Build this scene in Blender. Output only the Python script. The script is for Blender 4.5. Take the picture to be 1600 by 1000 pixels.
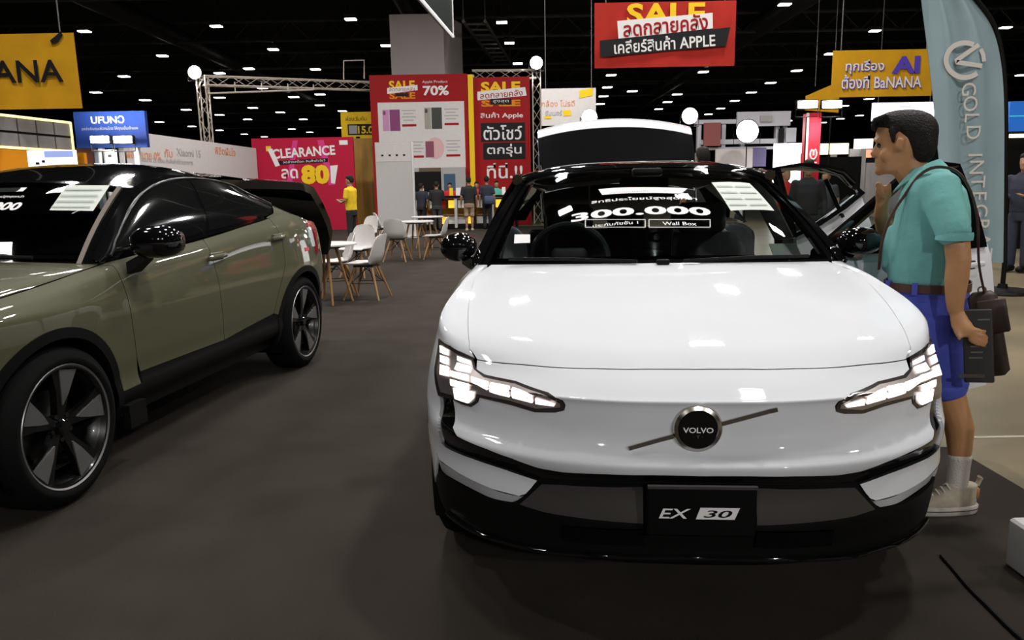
import bpy, bmesh, math, random
import numpy as np
from mathutils import Vector, Matrix, Quaternion
from mathutils.geometry import delaunay_2d_cdt
from mathutils.bvhtree import BVHTree
random.seed(7)
PI = math.pi
for o in list(bpy.data.objects): bpy.data.objects.remove(o)
SC = bpy.context.scene
COL = SC.collection
# ------------------------------------------------------------------ camera, world, exposure
FPX, CAMH, PITCH, ROLL = 1200.0, 1.366, 0.171, 0.018
cam_data = bpy.data.cameras.new('camera'); cam_data.sensor_width = 36.0; cam_data.sensor_fit = 'HORIZONTAL'
cam_data.lens = FPX / 1600.0 * 36.0; cam_data.clip_end = 400
cam = bpy.data.objects.new('camera', cam_data); COL.objects.link(cam)
cam.matrix_world = Matrix.Translation((0, 0, CAMH)) @ Matrix.Rotation(PI/2 - PITCH, 4, 'X') @ Matrix.Rotation(-ROLL, 4, 'Z')
SC.camera = cam
SC.view_settings.view_transform = 'Standard'; SC.view_settings.look = 'None'
SC.view_settings.gamma = 1.0; SC.view_settings.use_curve_mapping = False
SC.view_settings.exposure = 0.0
world = bpy.data.worlds.new('hall_air'); SC.world = world; world.use_nodes = True
bg = world.node_tree.nodes['Background']
bg.inputs[0].default_value = (0.75, 0.80, 0.9, 1); bg.inputs[1].default_value = 0.035
def area_light(name, loc, size, power, color=(1, 1, 1), target=None, sizey=None):
    d = bpy.data.lights.new(name, 'AREA'); d.shape = 'RECTANGLE'; d.size = size; d.size_y = sizey or size
    d.energy = power; d.color = color
    o = bpy.data.objects.new(name, d); COL.objects.link(o); o.location = loc
    if target is not None:
        o.rotation_euler = (Vector(target) - Vector(loc)).to_track_quat('-Z', 'Y').to_euler()
    return o
CEIL = 9.0
# rows of high-bay lamps over the stand (out of view above) give the main light; last three are fill added behind the camera
KEY = [(-6.5, 3.5, 190), (-1.5, 3.5, 120), (3, 3.5, 250), (7.5, 3.5, 240), (-6.5, 9, 230), (-1.5, 9, 260), (3, 9, 300), (7.5, 9, 260),
       (-7, 15, 360), (-1, 15, 360), (5, 15, 360), (-7, 22, 480), (1, 22, 480), (9, 21, 400), (-8, -15, 500), (2, -15, 1500), (10, -15, 1900)]
for kx, ky, kp in KEY:
    area_light('high_bay_and_fill_light', (kx, ky, CEIL - 0.3), 0.6, kp, (1.0, 0.965, 0.93))

# ------------------------------------------------------------------ pixel helpers (photo frame 1600 x 1000) -> places in the hall
def pray(px, py):
    a, b = px - 800.0, py - 500.0; cr, sr = math.cos(ROLL), math.sin(ROLL); a, b = a*cr - b*sr, a*sr + b*cr
    c, s = math.cos(PITCH), math.sin(PITCH)
    return Vector((a/FPX, c - b/FPX*s, -s - b/FPX*c))
def at(px, py, Y=None, Z=None):
    d = pray(px, py)
    t = Y/d.y if Y is not None else (Z - CAMH)/d.z
    return Vector((0, 0, CAMH)) + d*t

# ------------------------------------------------------------------ materials
MATS = {}
def mat(name, col, rough=0.5, metal=0.0, emit=0.0, ecol=None, coat=0.0, noise=0.0, nscale=8.0, bump=0.0, bscale=60.0,
        spec=0.5, sheen=0.0, crough=0.03, col2=None):
    if name in MATS: return MATS[name]
    m = bpy.data.materials.new(name); m.use_nodes = True; nt = m.node_tree; N = nt.nodes; Lk = nt.links
    b = N['Principled BSDF']
    b.inputs['Base Color'].default_value = (*col, 1); b.inputs['Roughness'].default_value = rough
    b.inputs['Metallic'].default_value = metal; b.inputs['Specular IOR Level'].default_value = spec
    b.inputs['Coat Weight'].default_value = coat; b.inputs['Coat Roughness'].default_value = crough
    b.inputs['Sheen Weight'].default_value = sheen
    if emit: b.inputs['Emission Color'].default_value = (*(ecol or col), 1); b.inputs['Emission Strength'].default_value = emit
    if noise or bump:
        tc = N.new('ShaderNodeTexCoord')
    if noise:
        t = N.new('ShaderNodeTexNoise'); t.inputs['Scale'].default_value = nscale; t.inputs['Detail'].default_value = 6
        r = N.new('ShaderNodeValToRGB'); c2 = col2 or tuple(c*(1-noise) for c in col)
        r.color_ramp.elements[0].position = .3; r.color_ramp.elements[1].position = .7
        r.color_ramp.elements[0].color = (*c2, 1); r.color_ramp.elements[1].color = (*[min(1, c*(1+noise*.5)) for c in col], 1)
        Lk.new(tc.outputs['Object'], t.inputs['Vector']); Lk.new(t.outputs['Fac'], r.inputs['Fac']); Lk.new(r.outputs['Color'], b.inputs['Base Color'])
    if bump:
        t = N.new('ShaderNodeTexNoise'); t.inputs['Scale'].default_value = bscale; t.inputs['Detail'].default_value = 3
        bp = N.new('ShaderNodeBump'); bp.inputs['Strength'].default_value = bump; bp.inputs['Distance'].default_value = .01
        Lk.new(tc.outputs['Object'], t.inputs['Vector']); Lk.new(t.outputs['Fac'], bp.inputs['Height']); Lk.new(bp.outputs['Normal'], b.inputs['Normal'])
    MATS[name] = m; return m
def glass_mat(name, tint, refl=1.0, rough=0.02):
    """thin tinted glass: see-through tint with a Fresnel mirror on it"""
    if name in MATS: return MATS[name]
    m = bpy.data.materials.new(name); m.use_nodes = True; nt = m.node_tree; N = nt.nodes; Lk = nt.links
    for n in list(N):
        if n.type == 'BSDF_PRINCIPLED': N.remove(n)
    out = N['Material Output']; tr = N.new('ShaderNodeBsdfTransparent'); gl = N.new('ShaderNodeBsdfGlossy'); mx = N.new('ShaderNodeMixShader')
    fr = N.new('ShaderNodeFresnel'); fr.inputs['IOR'].default_value = 1.45
    mu = N.new('ShaderNodeMath'); mu.operation = 'MULTIPLY'; mu.inputs[1].default_value = refl; mu.use_clamp = True
    tr.inputs[0].default_value = (*tint, 1); gl.inputs['Roughness'].default_value = rough
    Lk.new(fr.outputs[0], mu.inputs[0]); Lk.new(mu.outputs[0], mx.inputs[0]); Lk.new(tr.outputs[0], mx.inputs[1]); Lk.new(gl.outputs[0], mx.inputs[2])
    Lk.new(mx.outputs[0], out.inputs[0]); MATS[name] = m; return m

# ------------------------------------------------------------------ object helpers
def tag(o, label=None, cat=None, group=None, kind=None):
    if label: o['label'] = label
    if cat: o['category'] = cat
    if group: o['group'] = group
    if kind: o['kind'] = kind
    return o
def thing(name, label, cat, loc=(0, 0, 0), rz=0.0, group=None):
    o = bpy.data.objects.new(name, None); COL.objects.link(o); o.empty_display_size = .2
    o.location = loc; o.rotation_euler = (0, 0, rz); return tag(o, label, cat, group)
def place(name, me, parent=None, loc=None, rot=None):
    o = bpy.data.objects.new(name, me); COL.objects.link(o); o.parent = parent
    if loc is not None: o.location = loc
    if rot is not None: o.rotation_euler = rot
    return o
def copy_tree(o, parent=None):
    c = o.copy(); COL.objects.link(c); c.parent = parent
    for ch in list(o.children): copy_tree(ch, c)
    return c
def spl(P, n, closed=False):
    """Catmull-Rom through P, n samples"""
    P = [Vector(p) for p in P]
    if len(P) == 2: return [P[0].lerp(P[1], i/(n-1)) for i in range(n)]
    out = []; m = len(P); segs = m if closed else m-1
    for i in range(n):
        t = i/n*segs if closed else i/(n-1)*segs
        k = min(int(t), segs-1); f = t-k
        if closed: a, b, c, d = P[(k-1) % m], P[k], P[(k+1) % m], P[(k+2) % m]
        else:
            b, c = P[k], P[k+1]; a = P[k-1] if k > 0 else b*2-c; d = P[k+2] if k+2 < m else c*2-b
        out.append(.5*((2*b)+(c-a)*f+(2*a-5*b+4*c-d)*f*f+(3*b-a-3*c+d)*f**3))
    return out
class MB:
    """collects shapes, build() links them as ONE mesh object"""
    def __init__(s): s.v = []; s.f = []
    def add(s, vs, fs):
        n = len(s.v); s.v += [tuple(v) for v in vs]; s.f += [tuple(i+n for i in f) for f in fs]; return s
    def box(s, c, sz, M=None, taper=1.0):
        x, y, z = sz[0]/2, sz[1]/2, sz[2]/2
        vs = [Vector((i*x*(taper if k > 0 else 1), j*y*(taper if k > 0 else 1), k*z)) for k in (-1, 1) for j in (-1, 1) for i in (-1, 1)]
        if M is not None: vs = [M @ v for v in vs]
        vs = [v+Vector(c) for v in vs]
        return s.add(vs, [(0, 2, 3, 1), (4, 5, 7, 6), (0, 1, 5, 4), (2, 6, 7, 3), (0, 4, 6, 2), (1, 3, 7, 5)])
    def rbox(s, c, sz, r=.01, M=None, seg=3):
        """box with rounded vertical edges and chamfered top/bottom"""
        x, y, z = sz[0]/2, sz[1]/2, sz[2]/2; r = min(r, x*.98, y*.98, z*.98); rings = []
        for (zz, ins) in ((-z, r*.6), (-z+r*.6, 0), (z-r*.6, 0), (z, r*.6)):
            ring = []
            for (cx, cy, a0) in ((x-r, y-r, 0), (-x+r, y-r, PI/2), (-x+r, -y+r, PI), (x-r, -y+r, 1.5*PI)):
                for k in range(seg+1):
                    a = a0+k/seg*PI/2; ring.append(Vector((cx+(r-ins)*math.cos(a), cy+(r-ins)*math.sin(a), zz)))
            rings.append(ring)
        if M is not None: rings = [[M @ v for v in q] for q in rings]
        rings = [[v+Vector(c) for v in q] for q in rings]
        return s.loft(rings, closed=True, caps=True)
    def loft(s, rings, closed=True, caps=False, flip=False):
        n = len(rings[0]); vs = [v for r in rings for v in r]; fs = []
        for i in range(len(rings)-1):
            for j in range(n if closed else n-1):
                a, b = i*n+j, i*n+(j+1) % n; fs.append((a, b, b+n, a+n))
        if caps: fs.append(tuple(range(n-1, -1, -1))); fs.append(tuple((len(rings)-1)*n+k for k in range(n)))
        if flip: fs = [f[::-1] for f in fs]
        return s.add(vs, fs)
    def tube(s, pts, r, n=8, caps=True, flat=None):
        pts = [Vector(p) for p in pts]; rs = r if isinstance(r, (list, tuple)) else [r]*len(pts); rings = []; prev = None
        for i, p in enumerate(pts):
            d = (pts[min(i+1, len(pts)-1)]-pts[max(i-1, 0)]).normalized()
            if prev is None:
                u = d.cross(Vector((0, 0, 1)))
                if u.length < .1: u = d.cross(Vector((0, 1, 0)))
            else: u = prev-d*prev.dot(d)
            u.normalize(); w = d.cross(u); prev = u
            ku, kw = (flat if flat else (1, 1))
            rings.append([p+(u*math.cos(2*PI*k/n)*ku+w*math.sin(2*PI*k/n)*kw)*rs[i] for k in range(n)])
        return s.loft(rings, True, caps)
    def cyl(s, p0, p1, r0, r1=None, n=16, caps=True): return s.tube([p0, p1], [r0, r0 if r1 is None else r1], n, caps)
    def lathe(s, prof, n=32, axis='z', c=(0, 0, 0), caps=False):
        rings = []
        for (r, h) in prof:
            ring = []
            for k in range(n):
                a = 2*PI*k/n; q = (r*math.cos(a), r*math.sin(a), h)
                if axis == 'x': q = (h, q[0], q[1])
                if axis == 'y': q = (q[0], h, q[1])
                ring.append(Vector(q)+Vector(c))
            rings.append(ring)
        return s.loft(rings, True, caps)
    def prism(s, poly, ext, off=(0, 0, 0)):
        """poly: 3D loop, extruded by ext"""
        e = Vector(ext); a = [Vector(p)+Vector(off) for p in poly]; n = len(a)
        return s.add(a+[p+e for p in a], [tuple(range(n-1, -1, -1)), tuple(range(n, 2*n))]+[(i, (i+1) % n, n+(i+1) % n, n+i) for i in range(n)])
    def sph(s, c, r, n=14, m=9, sc=(1, 1, 1)):
        rings = [[Vector((c[0]+r*sc[0]*math.sin(t)*math.cos(2*PI*k/n), c[1]+r*sc[1]*math.sin(t)*math.sin(2*PI*k/n), c[2]-r*sc[2]*math.cos(t))) for k in range(n)]
                 for t in [PI*(.02+.96*i/(m-1)) for i in range(m)]]
        return s.loft(rings, True, True)
    def ribbon(s, pts, w, up, th):
        """flat strip of width w, thickness th along pts; up = normal (one vector or per point)"""
        pts = [Vector(p) for p in pts]; rings = []
        for i, p in enumerate(pts):
            d = (pts[min(i+1, len(pts)-1)]-pts[max(i-1, 0)]).normalized(); u = Vector(up[i] if isinstance(up, list) else up).normalized()
            sd = d.cross(u).normalized(); ww = w[i] if isinstance(w, list) else w
            rings.append([p-sd*ww/2, p+sd*ww/2, p+sd*ww/2+u*th, p-sd*ww/2+u*th])
        return s.loft(rings, True, True)
    def mesh(s, name, m, smooth=False, angle=None, fix=True):
        me = bpy.data.meshes.new(name); me.from_pydata([tuple(v) for v in s.v], [], s.f); me.materials.append(m)
        if fix:
            bm = bmesh.new(); bm.from_mesh(me); bmesh.ops.recalc_face_normals(bm, faces=bm.faces); bm.to_mesh(me); bm.free()
        if smooth or angle:
            me.polygons.foreach_set('use_smooth', [True]*len(me.polygons))
            if angle or smooth is True: me.set_sharp_from_angle(angle=math.radians(angle or 40))
        me.update(); return me
    def build(s, name, m, parent=None, smooth=False, angle=None, fix=True):
        return place(name, s.mesh(name, m, smooth, angle, fix), parent)
def text_mesh(name, body, size, m, width=None, height=None, depth=.002, bold=0.0, shear=0.0, align='CENTER', space=1.0):
    """lettering lying in XY, thickness along +Z, baseline centred on the origin; scaled to width/height when given"""
    cu = bpy.data.curves.new(name, 'FONT'); cu.body = body; cu.size = size; cu.align_x = align; cu.align_y = 'CENTER'
    cu.extrude = 0; cu.offset = bold; cu.shear = shear; cu.resolution_u = 3; cu.space_character = space
    o = bpy.data.objects.new('tmp', cu); COL.objects.link(o)
    dg = bpy.context.evaluated_depsgraph_get(); me = bpy.data.meshes.new_from_object(o.evaluated_get(dg))
    bpy.data.objects.remove(o); bpy.data.curves.remove(cu); me.name = name
    n = len(me.vertices)
    if n == 0: return me
    co = np.empty(n*3, 'f'); me.vertices.foreach_get('co', co); co = co.reshape(-1, 3)
    lo, hi = co.min(0), co.max(0); c = (lo+hi)/2; ex = np.maximum(hi-lo, 1e-6)
    co -= [c[0] if align == 'CENTER' else lo[0], c[1], 0]
    sx = width/ex[0] if width else None; sy = height/ex[1] if height else None
    if sx is None: sx = sy or 1
    if sy is None: sy = sx
    co *= [sx, sy, 1]; co[:, 2] += depth
    me.vertices.foreach_set('co', co.ravel().astype('f')); me.materials.clear(); me.materials.append(m); me.update(); return me
# ------------------------------------------------------------------ setting: floor, carpet, walls, ceiling
M_CONC = mat('polished_concrete', (.20, .162, .10), .32, noise=.35, nscale=.8, bump=.02, bscale=20)
M_CARPET = mat('charcoal_carpet', (.043, .036, .0295), .95, spec=.1, noise=.16, nscale=2.5, bump=.5, bscale=500)
M_CEIL = mat('black_ceiling', (.022, .022, .022), .9, noise=.3, nscale=.5)
fl = MB().box((0, 38, -.062), (110, 150, .1)).build('floor', M_CONC); tag(fl, 'polished beige concrete hall floor', kind='structure')
cp = MB(); cp.prism([(-16, -5, -.012), (2.27, -5, -.012), (2.27, 3.80, -.012), (1.55, 3.95, -.012), (1.30, 27.5, -.012), (-16, 27.5, -.012)], (0, 0, .012))
tag(cp.build('floor_carpet', M_CARPET), 'dark charcoal exhibition carpet under both cars', kind='structure')
tag(MB().box((0, 38, 10.6), (110, 150, .2)).build('ceiling', M_CEIL), 'black hall ceiling', kind='structure')
tag(MB().box((0, 108, 5.2), (110, .3, 10.8)).build('wall_back', M_CEIL), 'dark far hall wall', kind='structure')
for sx, nm in ((-1, 'wall_left'), (1, 'wall_right')): tag(MB().box((sx*55, 38, 5.2), (.3, 150, 10.8)).build(nm, M_CEIL), 'dark side hall wall', kind='structure')
tag(MB().box((0, -37, 5.2), (110, .3, 10.8)).build('wall_front', M_CEIL), 'dark hall wall behind the camera', kind='structure')
M_STEEL_DK = mat('dark_roof_steel', (.12, .115, .11), .6, noise=.3, nscale=2)
n_ = 0
for yb in range(14, 104, 9):
    n_ += 1; b = MB()
    b.tube([(-50, yb, 9.9), (50, yb, 9.9)], .10, 6).tube([(-50, yb, 8.95), (50, yb, 8.95)], .08, 6)
    for k in range(-24, 25): b.tube([(k*2-1, yb, 9.9), (k*2, yb, 8.95), (k*2+1, yb, 9.9)], .04, 4, caps=False)
    tag(b.build('trim_%d' % n_, M_STEEL_DK), 'dark steel roof truss spanning the ceiling', kind='structure')
for k, (xd, r_) in enumerate(((-17, .45), (-4.5, .3), (13, .5), (27, .4))):
    tag(MB().tube([(xd, 8, 9.3), (xd, 100, 9.3)], r_, 14).build('trim_%d' % (n_+1+k), mat('duct_steel', (.05, .05, .05), .5, metal=.3), None, angle=60), 'dark ventilation duct running along the ceiling', kind='structure')
# ------------------------------------------------------------------ car body surfaces
def cr_matrix(t, ts):
    n = len(t); A = np.zeros((len(ts), n)); T = np.zeros((n, n))
    for i in range(n):
        if i == 0: d = t[1]-t[0]; T[0, 1] = 1/d; T[0, 0] = -1/d
        elif i == n-1: d = t[-1]-t[-2]; T[i, i] = 1/d; T[i, i-1] = -1/d
        else:
            a, b = t[i]-t[i-1], t[i+1]-t[i]
            T[i, i+1] += a/b/(a+b); T[i, i] += -a/b/(a+b)+b/a/(a+b); T[i, i-1] += -b/a/(a+b)
    for k, x in enumerate(ts):
        i = min(max(int(np.searchsorted(t, x)-1), 0), n-2); h = t[i+1]-t[i]; s = (x-t[i])/h
        A[k, i] += 2*s**3-3*s**2+1; A[k, i+1] += -2*s**3+3*s**2
        A[k] += (s**3-2*s**2+s)*h*T[i]+(s**3-s**2)*h*T[i+1]
    return A
class Surf:
    """smooth surface through a grid of control points (rows x cols x 3); u along cols, v along rows, both about metric"""
    def __init__(s, ctrl, nu=200, nv=160, flip=False, pose=None):
        P = np.array(ctrl, float); s.pose = pose; s.sg = -1.0 if flip else 1.0
        du = np.linalg.norm(np.diff(P, axis=1), axis=2).mean(0); dv = np.linalg.norm(np.diff(P, axis=0), axis=2).mean(1)
        s.tu = np.r_[0, np.cumsum(np.maximum(du, 1e-3))]; s.tv = np.r_[0, np.cumsum(np.maximum(dv, 1e-3))]
        s.U = np.linspace(0, s.tu[-1], nu); s.V = np.linspace(0, s.tv[-1], nv)
        s.D = np.einsum('ki,ijc,lj->klc', cr_matrix(s.tv, s.V), P, cr_matrix(s.tu, s.U))
        gu = np.gradient(s.D, axis=1); gv = np.gradient(s.D, axis=0)
        N = np.cross(gu, gv)*s.sg; s.N = N/np.maximum(np.linalg.norm(N, axis=2, keepdims=True), 1e-9)
        nv_, nu_ = s.D.shape[:2]; s.nu = nu_; s.nv = nv_
        f = [(i*nu_+j, i*nu_+j+1, (i+1)*nu_+j+1, (i+1)*nu_+j) for i in range(nv_-1) for j in range(nu_-1)]
        s.bvh = BVHTree.FromPolygons([tuple(p) for p in s.D.reshape(-1, 3)], f)
    def ij(s, u, v):
        a = min(max(u/s.U[-1]*(s.nu-1), 0), s.nu-1.000001); b = min(max(v/s.V[-1]*(s.nv-1), 0), s.nv-1.000001); return a, b
    def ev(s, u, v, off=0.0):
        a, b = s.ij(u, v); j, i = int(a), int(b); fa, fb = a-j, b-i
        W = ((1-fb)*(1-fa), (1-fb)*fa, fb*(1-fa), fb*fa)
        def mix(G): return G[i, j]*W[0]+G[i, j+1]*W[1]+G[i+1, j]*W[2]+G[i+1, j+1]*W[3]
        n = mix(s.N); n = n/np.linalg.norm(n); p = mix(s.D)+n*off; return Vector(p), Vector(n)
    def _uv(s, loc, fi):
        i, j = divmod(fi, s.nu-1); p = np.array(loc); a = s.D[i, j]; e1 = s.D[i, j+1]-a; e2 = s.D[i+1, j]-a
        M = np.c_[e1, e2]; q = np.linalg.lstsq(M, p-a, rcond=None)[0]; q = np.clip(q, 0, 1)
        return ((j+q[0])/(s.nu-1)*s.U[-1], (i+q[1])/(s.nv-1)*s.V[-1])
    def near(s, p):
        loc, n, fi, d = s.bvh.find_nearest(Vector(p)); return s._uv(loc, fi)
    def pix(s, px, py, mirror=False):
        """surface point seen at a photo pixel"""
        M = s.pose.inverted(); o = M @ Vector((0, 0, CAMH)); d = (M.to_3x3() @ pray(px, py)).normalized()
        if mirror: o.x *= -1; d.x *= -1
        loc, n, fi, dist = s.bvh.ray_cast(o, d)
        if loc is None:
            best = None
            for k in range(60):
                q = o+d*(1.0+k*.12); l2, n2, f2, d2 = s.bvh.find_nearest(q)
                if best is None or d2 < best[0]: best = (d2, l2, f2)
            return s._uv(best[1], best[2])
        return s._uv(loc, fi)
def densify(poly, ds, closed=True):
    out = []; n = len(poly)
    for i in range(n if closed else n-1):
        a, b = poly[i], poly[(i+1) % n]; k = max(1, int(math.ceil(math.hypot(b[0]-a[0], b[1]-a[1])/ds)))
        out += [(a[0]+(b[0]-a[0])*j/k, a[1]+(b[1]-a[1])*j/k) for j in range(k)]
    if not closed: out.append(poly[-1])
    return out
def inset(poly, d):
    """shrink a closed uv polygon by d"""
    n = len(poly); A = sum(poly[i][0]*poly[(i+1) % n][1]-poly[(i+1) % n][0]*poly[i][1] for i in range(n)); sg = 1 if A > 0 else -1; out = []
    for i in range(n):
        p, q, r = poly[i-1], poly[i], poly[(i+1) % n]
        e1 = Vector((q[0]-p[0], q[1]-p[1])); e2 = Vector((r[0]-q[0], r[1]-q[1]))
        if e1.length < 1e-7 or e2.length < 1e-7: out.append(q); continue
        n1 = Vector((-e1.y, e1.x)).normalized()*sg; n2 = Vector((-e2.y, e2.x)).normalized()*sg
        b = (n1+n2); b = b/max(b.length_squared, .3)*2 if b.length > 1e-6 else n1
        out.append((q[0]+b.x*d, q[1]+b.y*d))
    return out
def panel_data(S, poly, off=0.0, step=.03, bstep=.012, flange=.012, gap=0.0, mirror=False):
    if gap: poly = [(0.0 if (p0[0] <= 1e-6 and p[0] < gap*3) else p[0], p[1]) for p0, p in zip(poly, inset(poly, gap))]
    bd = densify(poly, bstep); nb = len(bd); xs = [p[0] for p in bd]; ys = [p[1] for p in bd]
    pts = [Vector(p) for p in bd]
    P = np.array(bd); Q = np.roll(P, -1, 0)
    gx = np.arange(min(xs)+step/2, max(xs), step); gy = np.arange(min(ys)+step/2, max(ys), step)
    for yy in gy:
        for xx in gx:
            cross = ((P[:, 1] > yy) != (Q[:, 1] > yy)); den = np.where(cross, Q[:, 1]-P[:, 1], 1.0)
            if (cross & (xx < (Q[:, 0]-P[:, 0])*(yy-P[:, 1])/den+P[:, 0])).sum() % 2 == 0: continue
            if ((P[:, 0]-xx)**2+(P[:, 1]-yy)**2).min() < (.35*step)**2: continue
            pts.append(Vector((xx, yy)))
    vo, eo, fo, _, _, _ = delaunay_2d_cdt(pts, [(i, (i+1) % nb) for i in range(nb)], [list(range(nb))], 1, 1e-6)
    vs, ns = [], []
    for p in vo:
        q, n = S.ev(p.x, p.y, off); vs.append(q); ns.append(n)
    fs = []
    for f in fo:
        a, b, c = [vs[k] for k in f[:3]]; nn = (b-a).cross(c-a)
        if nn.length < 1e-10: continue
        fs.append(tuple(f) if nn.dot(ns[f[0]]) > 0 else tuple(reversed(f)))
    if flange:
        base = len(vs)
        for p in bd:
            q, n = S.ev(p[0], p[1], off); q2 = q-n*flange
            vs += [q, q2]; ns += [n, n]
        for i in range(nb):
            a = base+2*i; b = base+2*((i+1) % nb); fs.append((a, b, b+1, a+1))
    if mirror:
        vs = [Vector((-v.x, v.y, v.z)) for v in vs]; ns = [Vector((-v.x, v.y, v.z)) for v in ns]; fs = [f[::-1] for f in fs]
    return vs, fs, ns
def panel_obj(name, S, poly, m, parent, off=0.0, step=.03, gap=.002, flange=.012, sides=(False, True), join=False, bstep=.012):
    """one panel per side (own objects), or both halves joined over the centre line"""
    outs = []; parts = [panel_data(S, poly, off, step, bstep, flange, gap, mi) for mi in sides]
    if join:
        V, F, N = [], [], []
        for v, f, n in parts:
            b = len(V); V += v; N += n; F += [tuple(i+b for i in q) for q in f]
        parts = [(V, F, N)]
    for v, f, n in parts:
        me = bpy.data.meshes.new(name); me.from_pydata([tuple(q) for q in v], [], f); me.materials.append(m)
        me.polygons.foreach_set('use_smooth', [True]*len(me.polygons)); me.normals_split_custom_set_from_vertices([tuple(q) for q in n]); me.update()
        outs.append(place(name, me, parent))
    return outs
def surf_line(S, uvs, ds=.015, off=0.0):
    d = densify(uvs, ds, closed=False); r = [S.ev(u, v, off) for u, v in d]; return [p for p, n in r], [n for p, n in r]
def car_wheel(parent, c, R, rim_r, side, mt, face=None, width=.215, spokes=5, rot=0.0):
    """a wheel at c with its outer face towards side (+1/-1 along x): tyre, rim, spokes, hub"""
    w = thing('wheel', None, None); w.parent = parent; w.location = c; w.rotation_euler = (0, 0, 0 if side > 0 else PI)
    del_keys = [k for k in ('label', 'category') if k in w]
    for k in del_keys: del w[k]
    h = width/2
    MB().lathe([(rim_r-.005, -h+.02), (rim_r+.01, -h), (R-.05, -h-.004), (R-.012, -h+.02), (R, -h+.05), (R, h-.05), (R-.012, h-.02), (R-.05, h+.004), (rim_r+.03, h+.006), (rim_r+.01, h), (rim_r-.005, h-.015)], 64, 'x').build('tyre', mt['tyre'], w, angle=50)
    MB().lathe([(rim_r, -h+.03), (rim_r-.03, -h+.05), (rim_r-.05, 0), (rim_r-.02, h-.03), (rim_r+.004, h-.012), (rim_r+.004, h-.004), (rim_r-.012, h-.006), (rim_r-.022, h-.03)], 64, 'x').build('rim', mt['rim'], w, angle=50)
    MB().lathe([(rim_r-.004, h-.004), (rim_r+.004, h+.001), (rim_r+.0075, h-.004)], 64, 'x').build('rim_edge', mt['face'], w, angle=60)
    MB().lathe([(.02, 0), (.155, 0), (.16, .01), (.02, .012)], 40, 'x').build('brake_disc', mt['brake'], w, angle=40)
    x0 = h-.03
    for k in range(spokes):
        a = rot+2*PI*k/spokes
        def P(r, ang, x): return (x, r*math.sin(a+ang), r*math.cos(a+ang))
        m = MB()
        prof = [(.03, .62, x0-.012), (.09, .30, x0-.004), (rim_r*.62, .26, x0+.006), (rim_r-.012, .30, x0+.012)]
        m.loft([[P(r, -wd, x), P(r, wd, x), P(r, wd*.9, x-.035), P(r, -wd*.9, x-.035)] for r, wd, x in prof], True, True)
        sp = m.build('spoke', mt['rim'], w)
        q = MB(); q.loft([[P(r, l0, x), P(r, l1, x), P(r, l1, x-.012), P(r, l0, x-.012)] for r, l0, l1, x in
                          [(.095, -.02, .02, x0+.003), (rim_r*.55, -.10, .20, x0+.0105), (rim_r-.014, -.13, .29, x0+.0165)]], True, True)
        q.build('machined_face', mt['face'], sp)
    MB().lathe([(.001, x0+.016), (.028, x0+.016), (.036, x0+.008), (.036, x0-.03)], 28, 'x').build('hub_cap', mt['hub'], w, angle=40)
    for k in range(5):
        a = rot+2*PI*(k+.5)/5; MB().cyl((x0-.03, .058*math.sin(a), .058*math.cos(a)), (x0-.004, .058*math.sin(a), .058*math.cos(a)), .011, n=8).build('wheel_nut', mt['brake'], w, angle=40)
    return w
M_PAINT_W = mat('white_paint', (.76, .785, .83), .7, coat=1.0, spec=.1, noise=.02, nscale=3)
M_BLK_GLOSS = mat('gloss_black', (.004, .004, .0045), .06, coat=.3)
M_BLK_PLA = mat('black_plastic', (.004, .004, .004), .55, spec=.15, bump=.05, bscale=400)
M_GREY_PLA = mat('charcoal_grille_panel', (.05, .046, .042), .5, spec=.3)
M_TYRE = mat('tyre_rubber', (.003, .003, .003), .8, spec=.12, bump=.15, bscale=120)
M_RIM = mat('black_rim', (.003, .003, .003), .3, coat=.2)
M_FACE = mat('machined_alloy', (.30, .30, .30), .35, metal=.8)
M_BRAKE = mat('brake_steel', (.08, .08, .08), .4, metal=1)
M_CHROME = mat('warm_chrome', (.55, .52, .48), .2, metal=1)
M_GLASS = glass_mat('tinted_glass', (.50, .55, .53), 1.0)
M_GLASS_DK = glass_mat('dark_privacy_glass', (.05, .055, .055), 1.0)
M_INT = mat('dark_interior', (.045, .05, .049), .6, noise=.2, nscale=30)
M_SEAT = mat('seat_fabric', (.13, .14, .14), .8, noise=.15, nscale=40, bump=.1, bscale=300)
M_DECAL = mat('white_vinyl', (.85, .85, .85), .5)
M_PAPER = mat('spec_sheet_paper', (.62, .68, .62), .6, noise=.03)
M_INK = mat('grey_ink', (.42, .46, .43), .7)
M_LED = mat('led_lamp', (1, .93, .88), .3, emit=1.5, ecol=(1, .94, .9))
M_LAMPIN = mat('lamp_reflector', (.42, .37, .36), .3, metal=.7)
M_LAMPBK = mat('lamp_housing', (.035, .027, .026), .2, coat=.8)
WT = dict(tyre=M_TYRE, rim=M_RIM, face=M_FACE, hub=M_BLK_GLOSS, brake=M_BRAKE)

# ------------------------------------------------------------------ the white electric hatchback
WX, WY, WA = .521, 2.026, -.078
white = thing('electric_car', 'white electric hatchback with its tailgate raised and two doors open', 'car', (WX, WY, 0), WA)
WPOSE = Matrix.Translation((WX, WY, 0)) @ Matrix.Rotation(WA, 4, 'Z')
plan = [(0, 0), (.25, .015), (.45, .07), (.60, .15), (.735, .26), (.822, .385), (.868, .53), (.888, .86), (.897, 1.25), (.905, 2.2), (.91, 3.1), (.91, 3.45), (.88, 3.9), (.72, 4.15), (.35, 4.21), (0, 4.22)]
wts = [0, 0, 0, .08, .35, .7, 1, 1, 1, 1, 1, 1, .9, .4, 0, 0]
frontL = [(.23, .16), (.275, .05), (.335, .035), (.40, .02), (.53, .025), (.566, .004), (.590, .0), (.620, .036), (.640, .045), (.715, .047), (.753, .043), (.764, .038), (.772, .05), (.800, .095), (.835, .16)]
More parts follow.
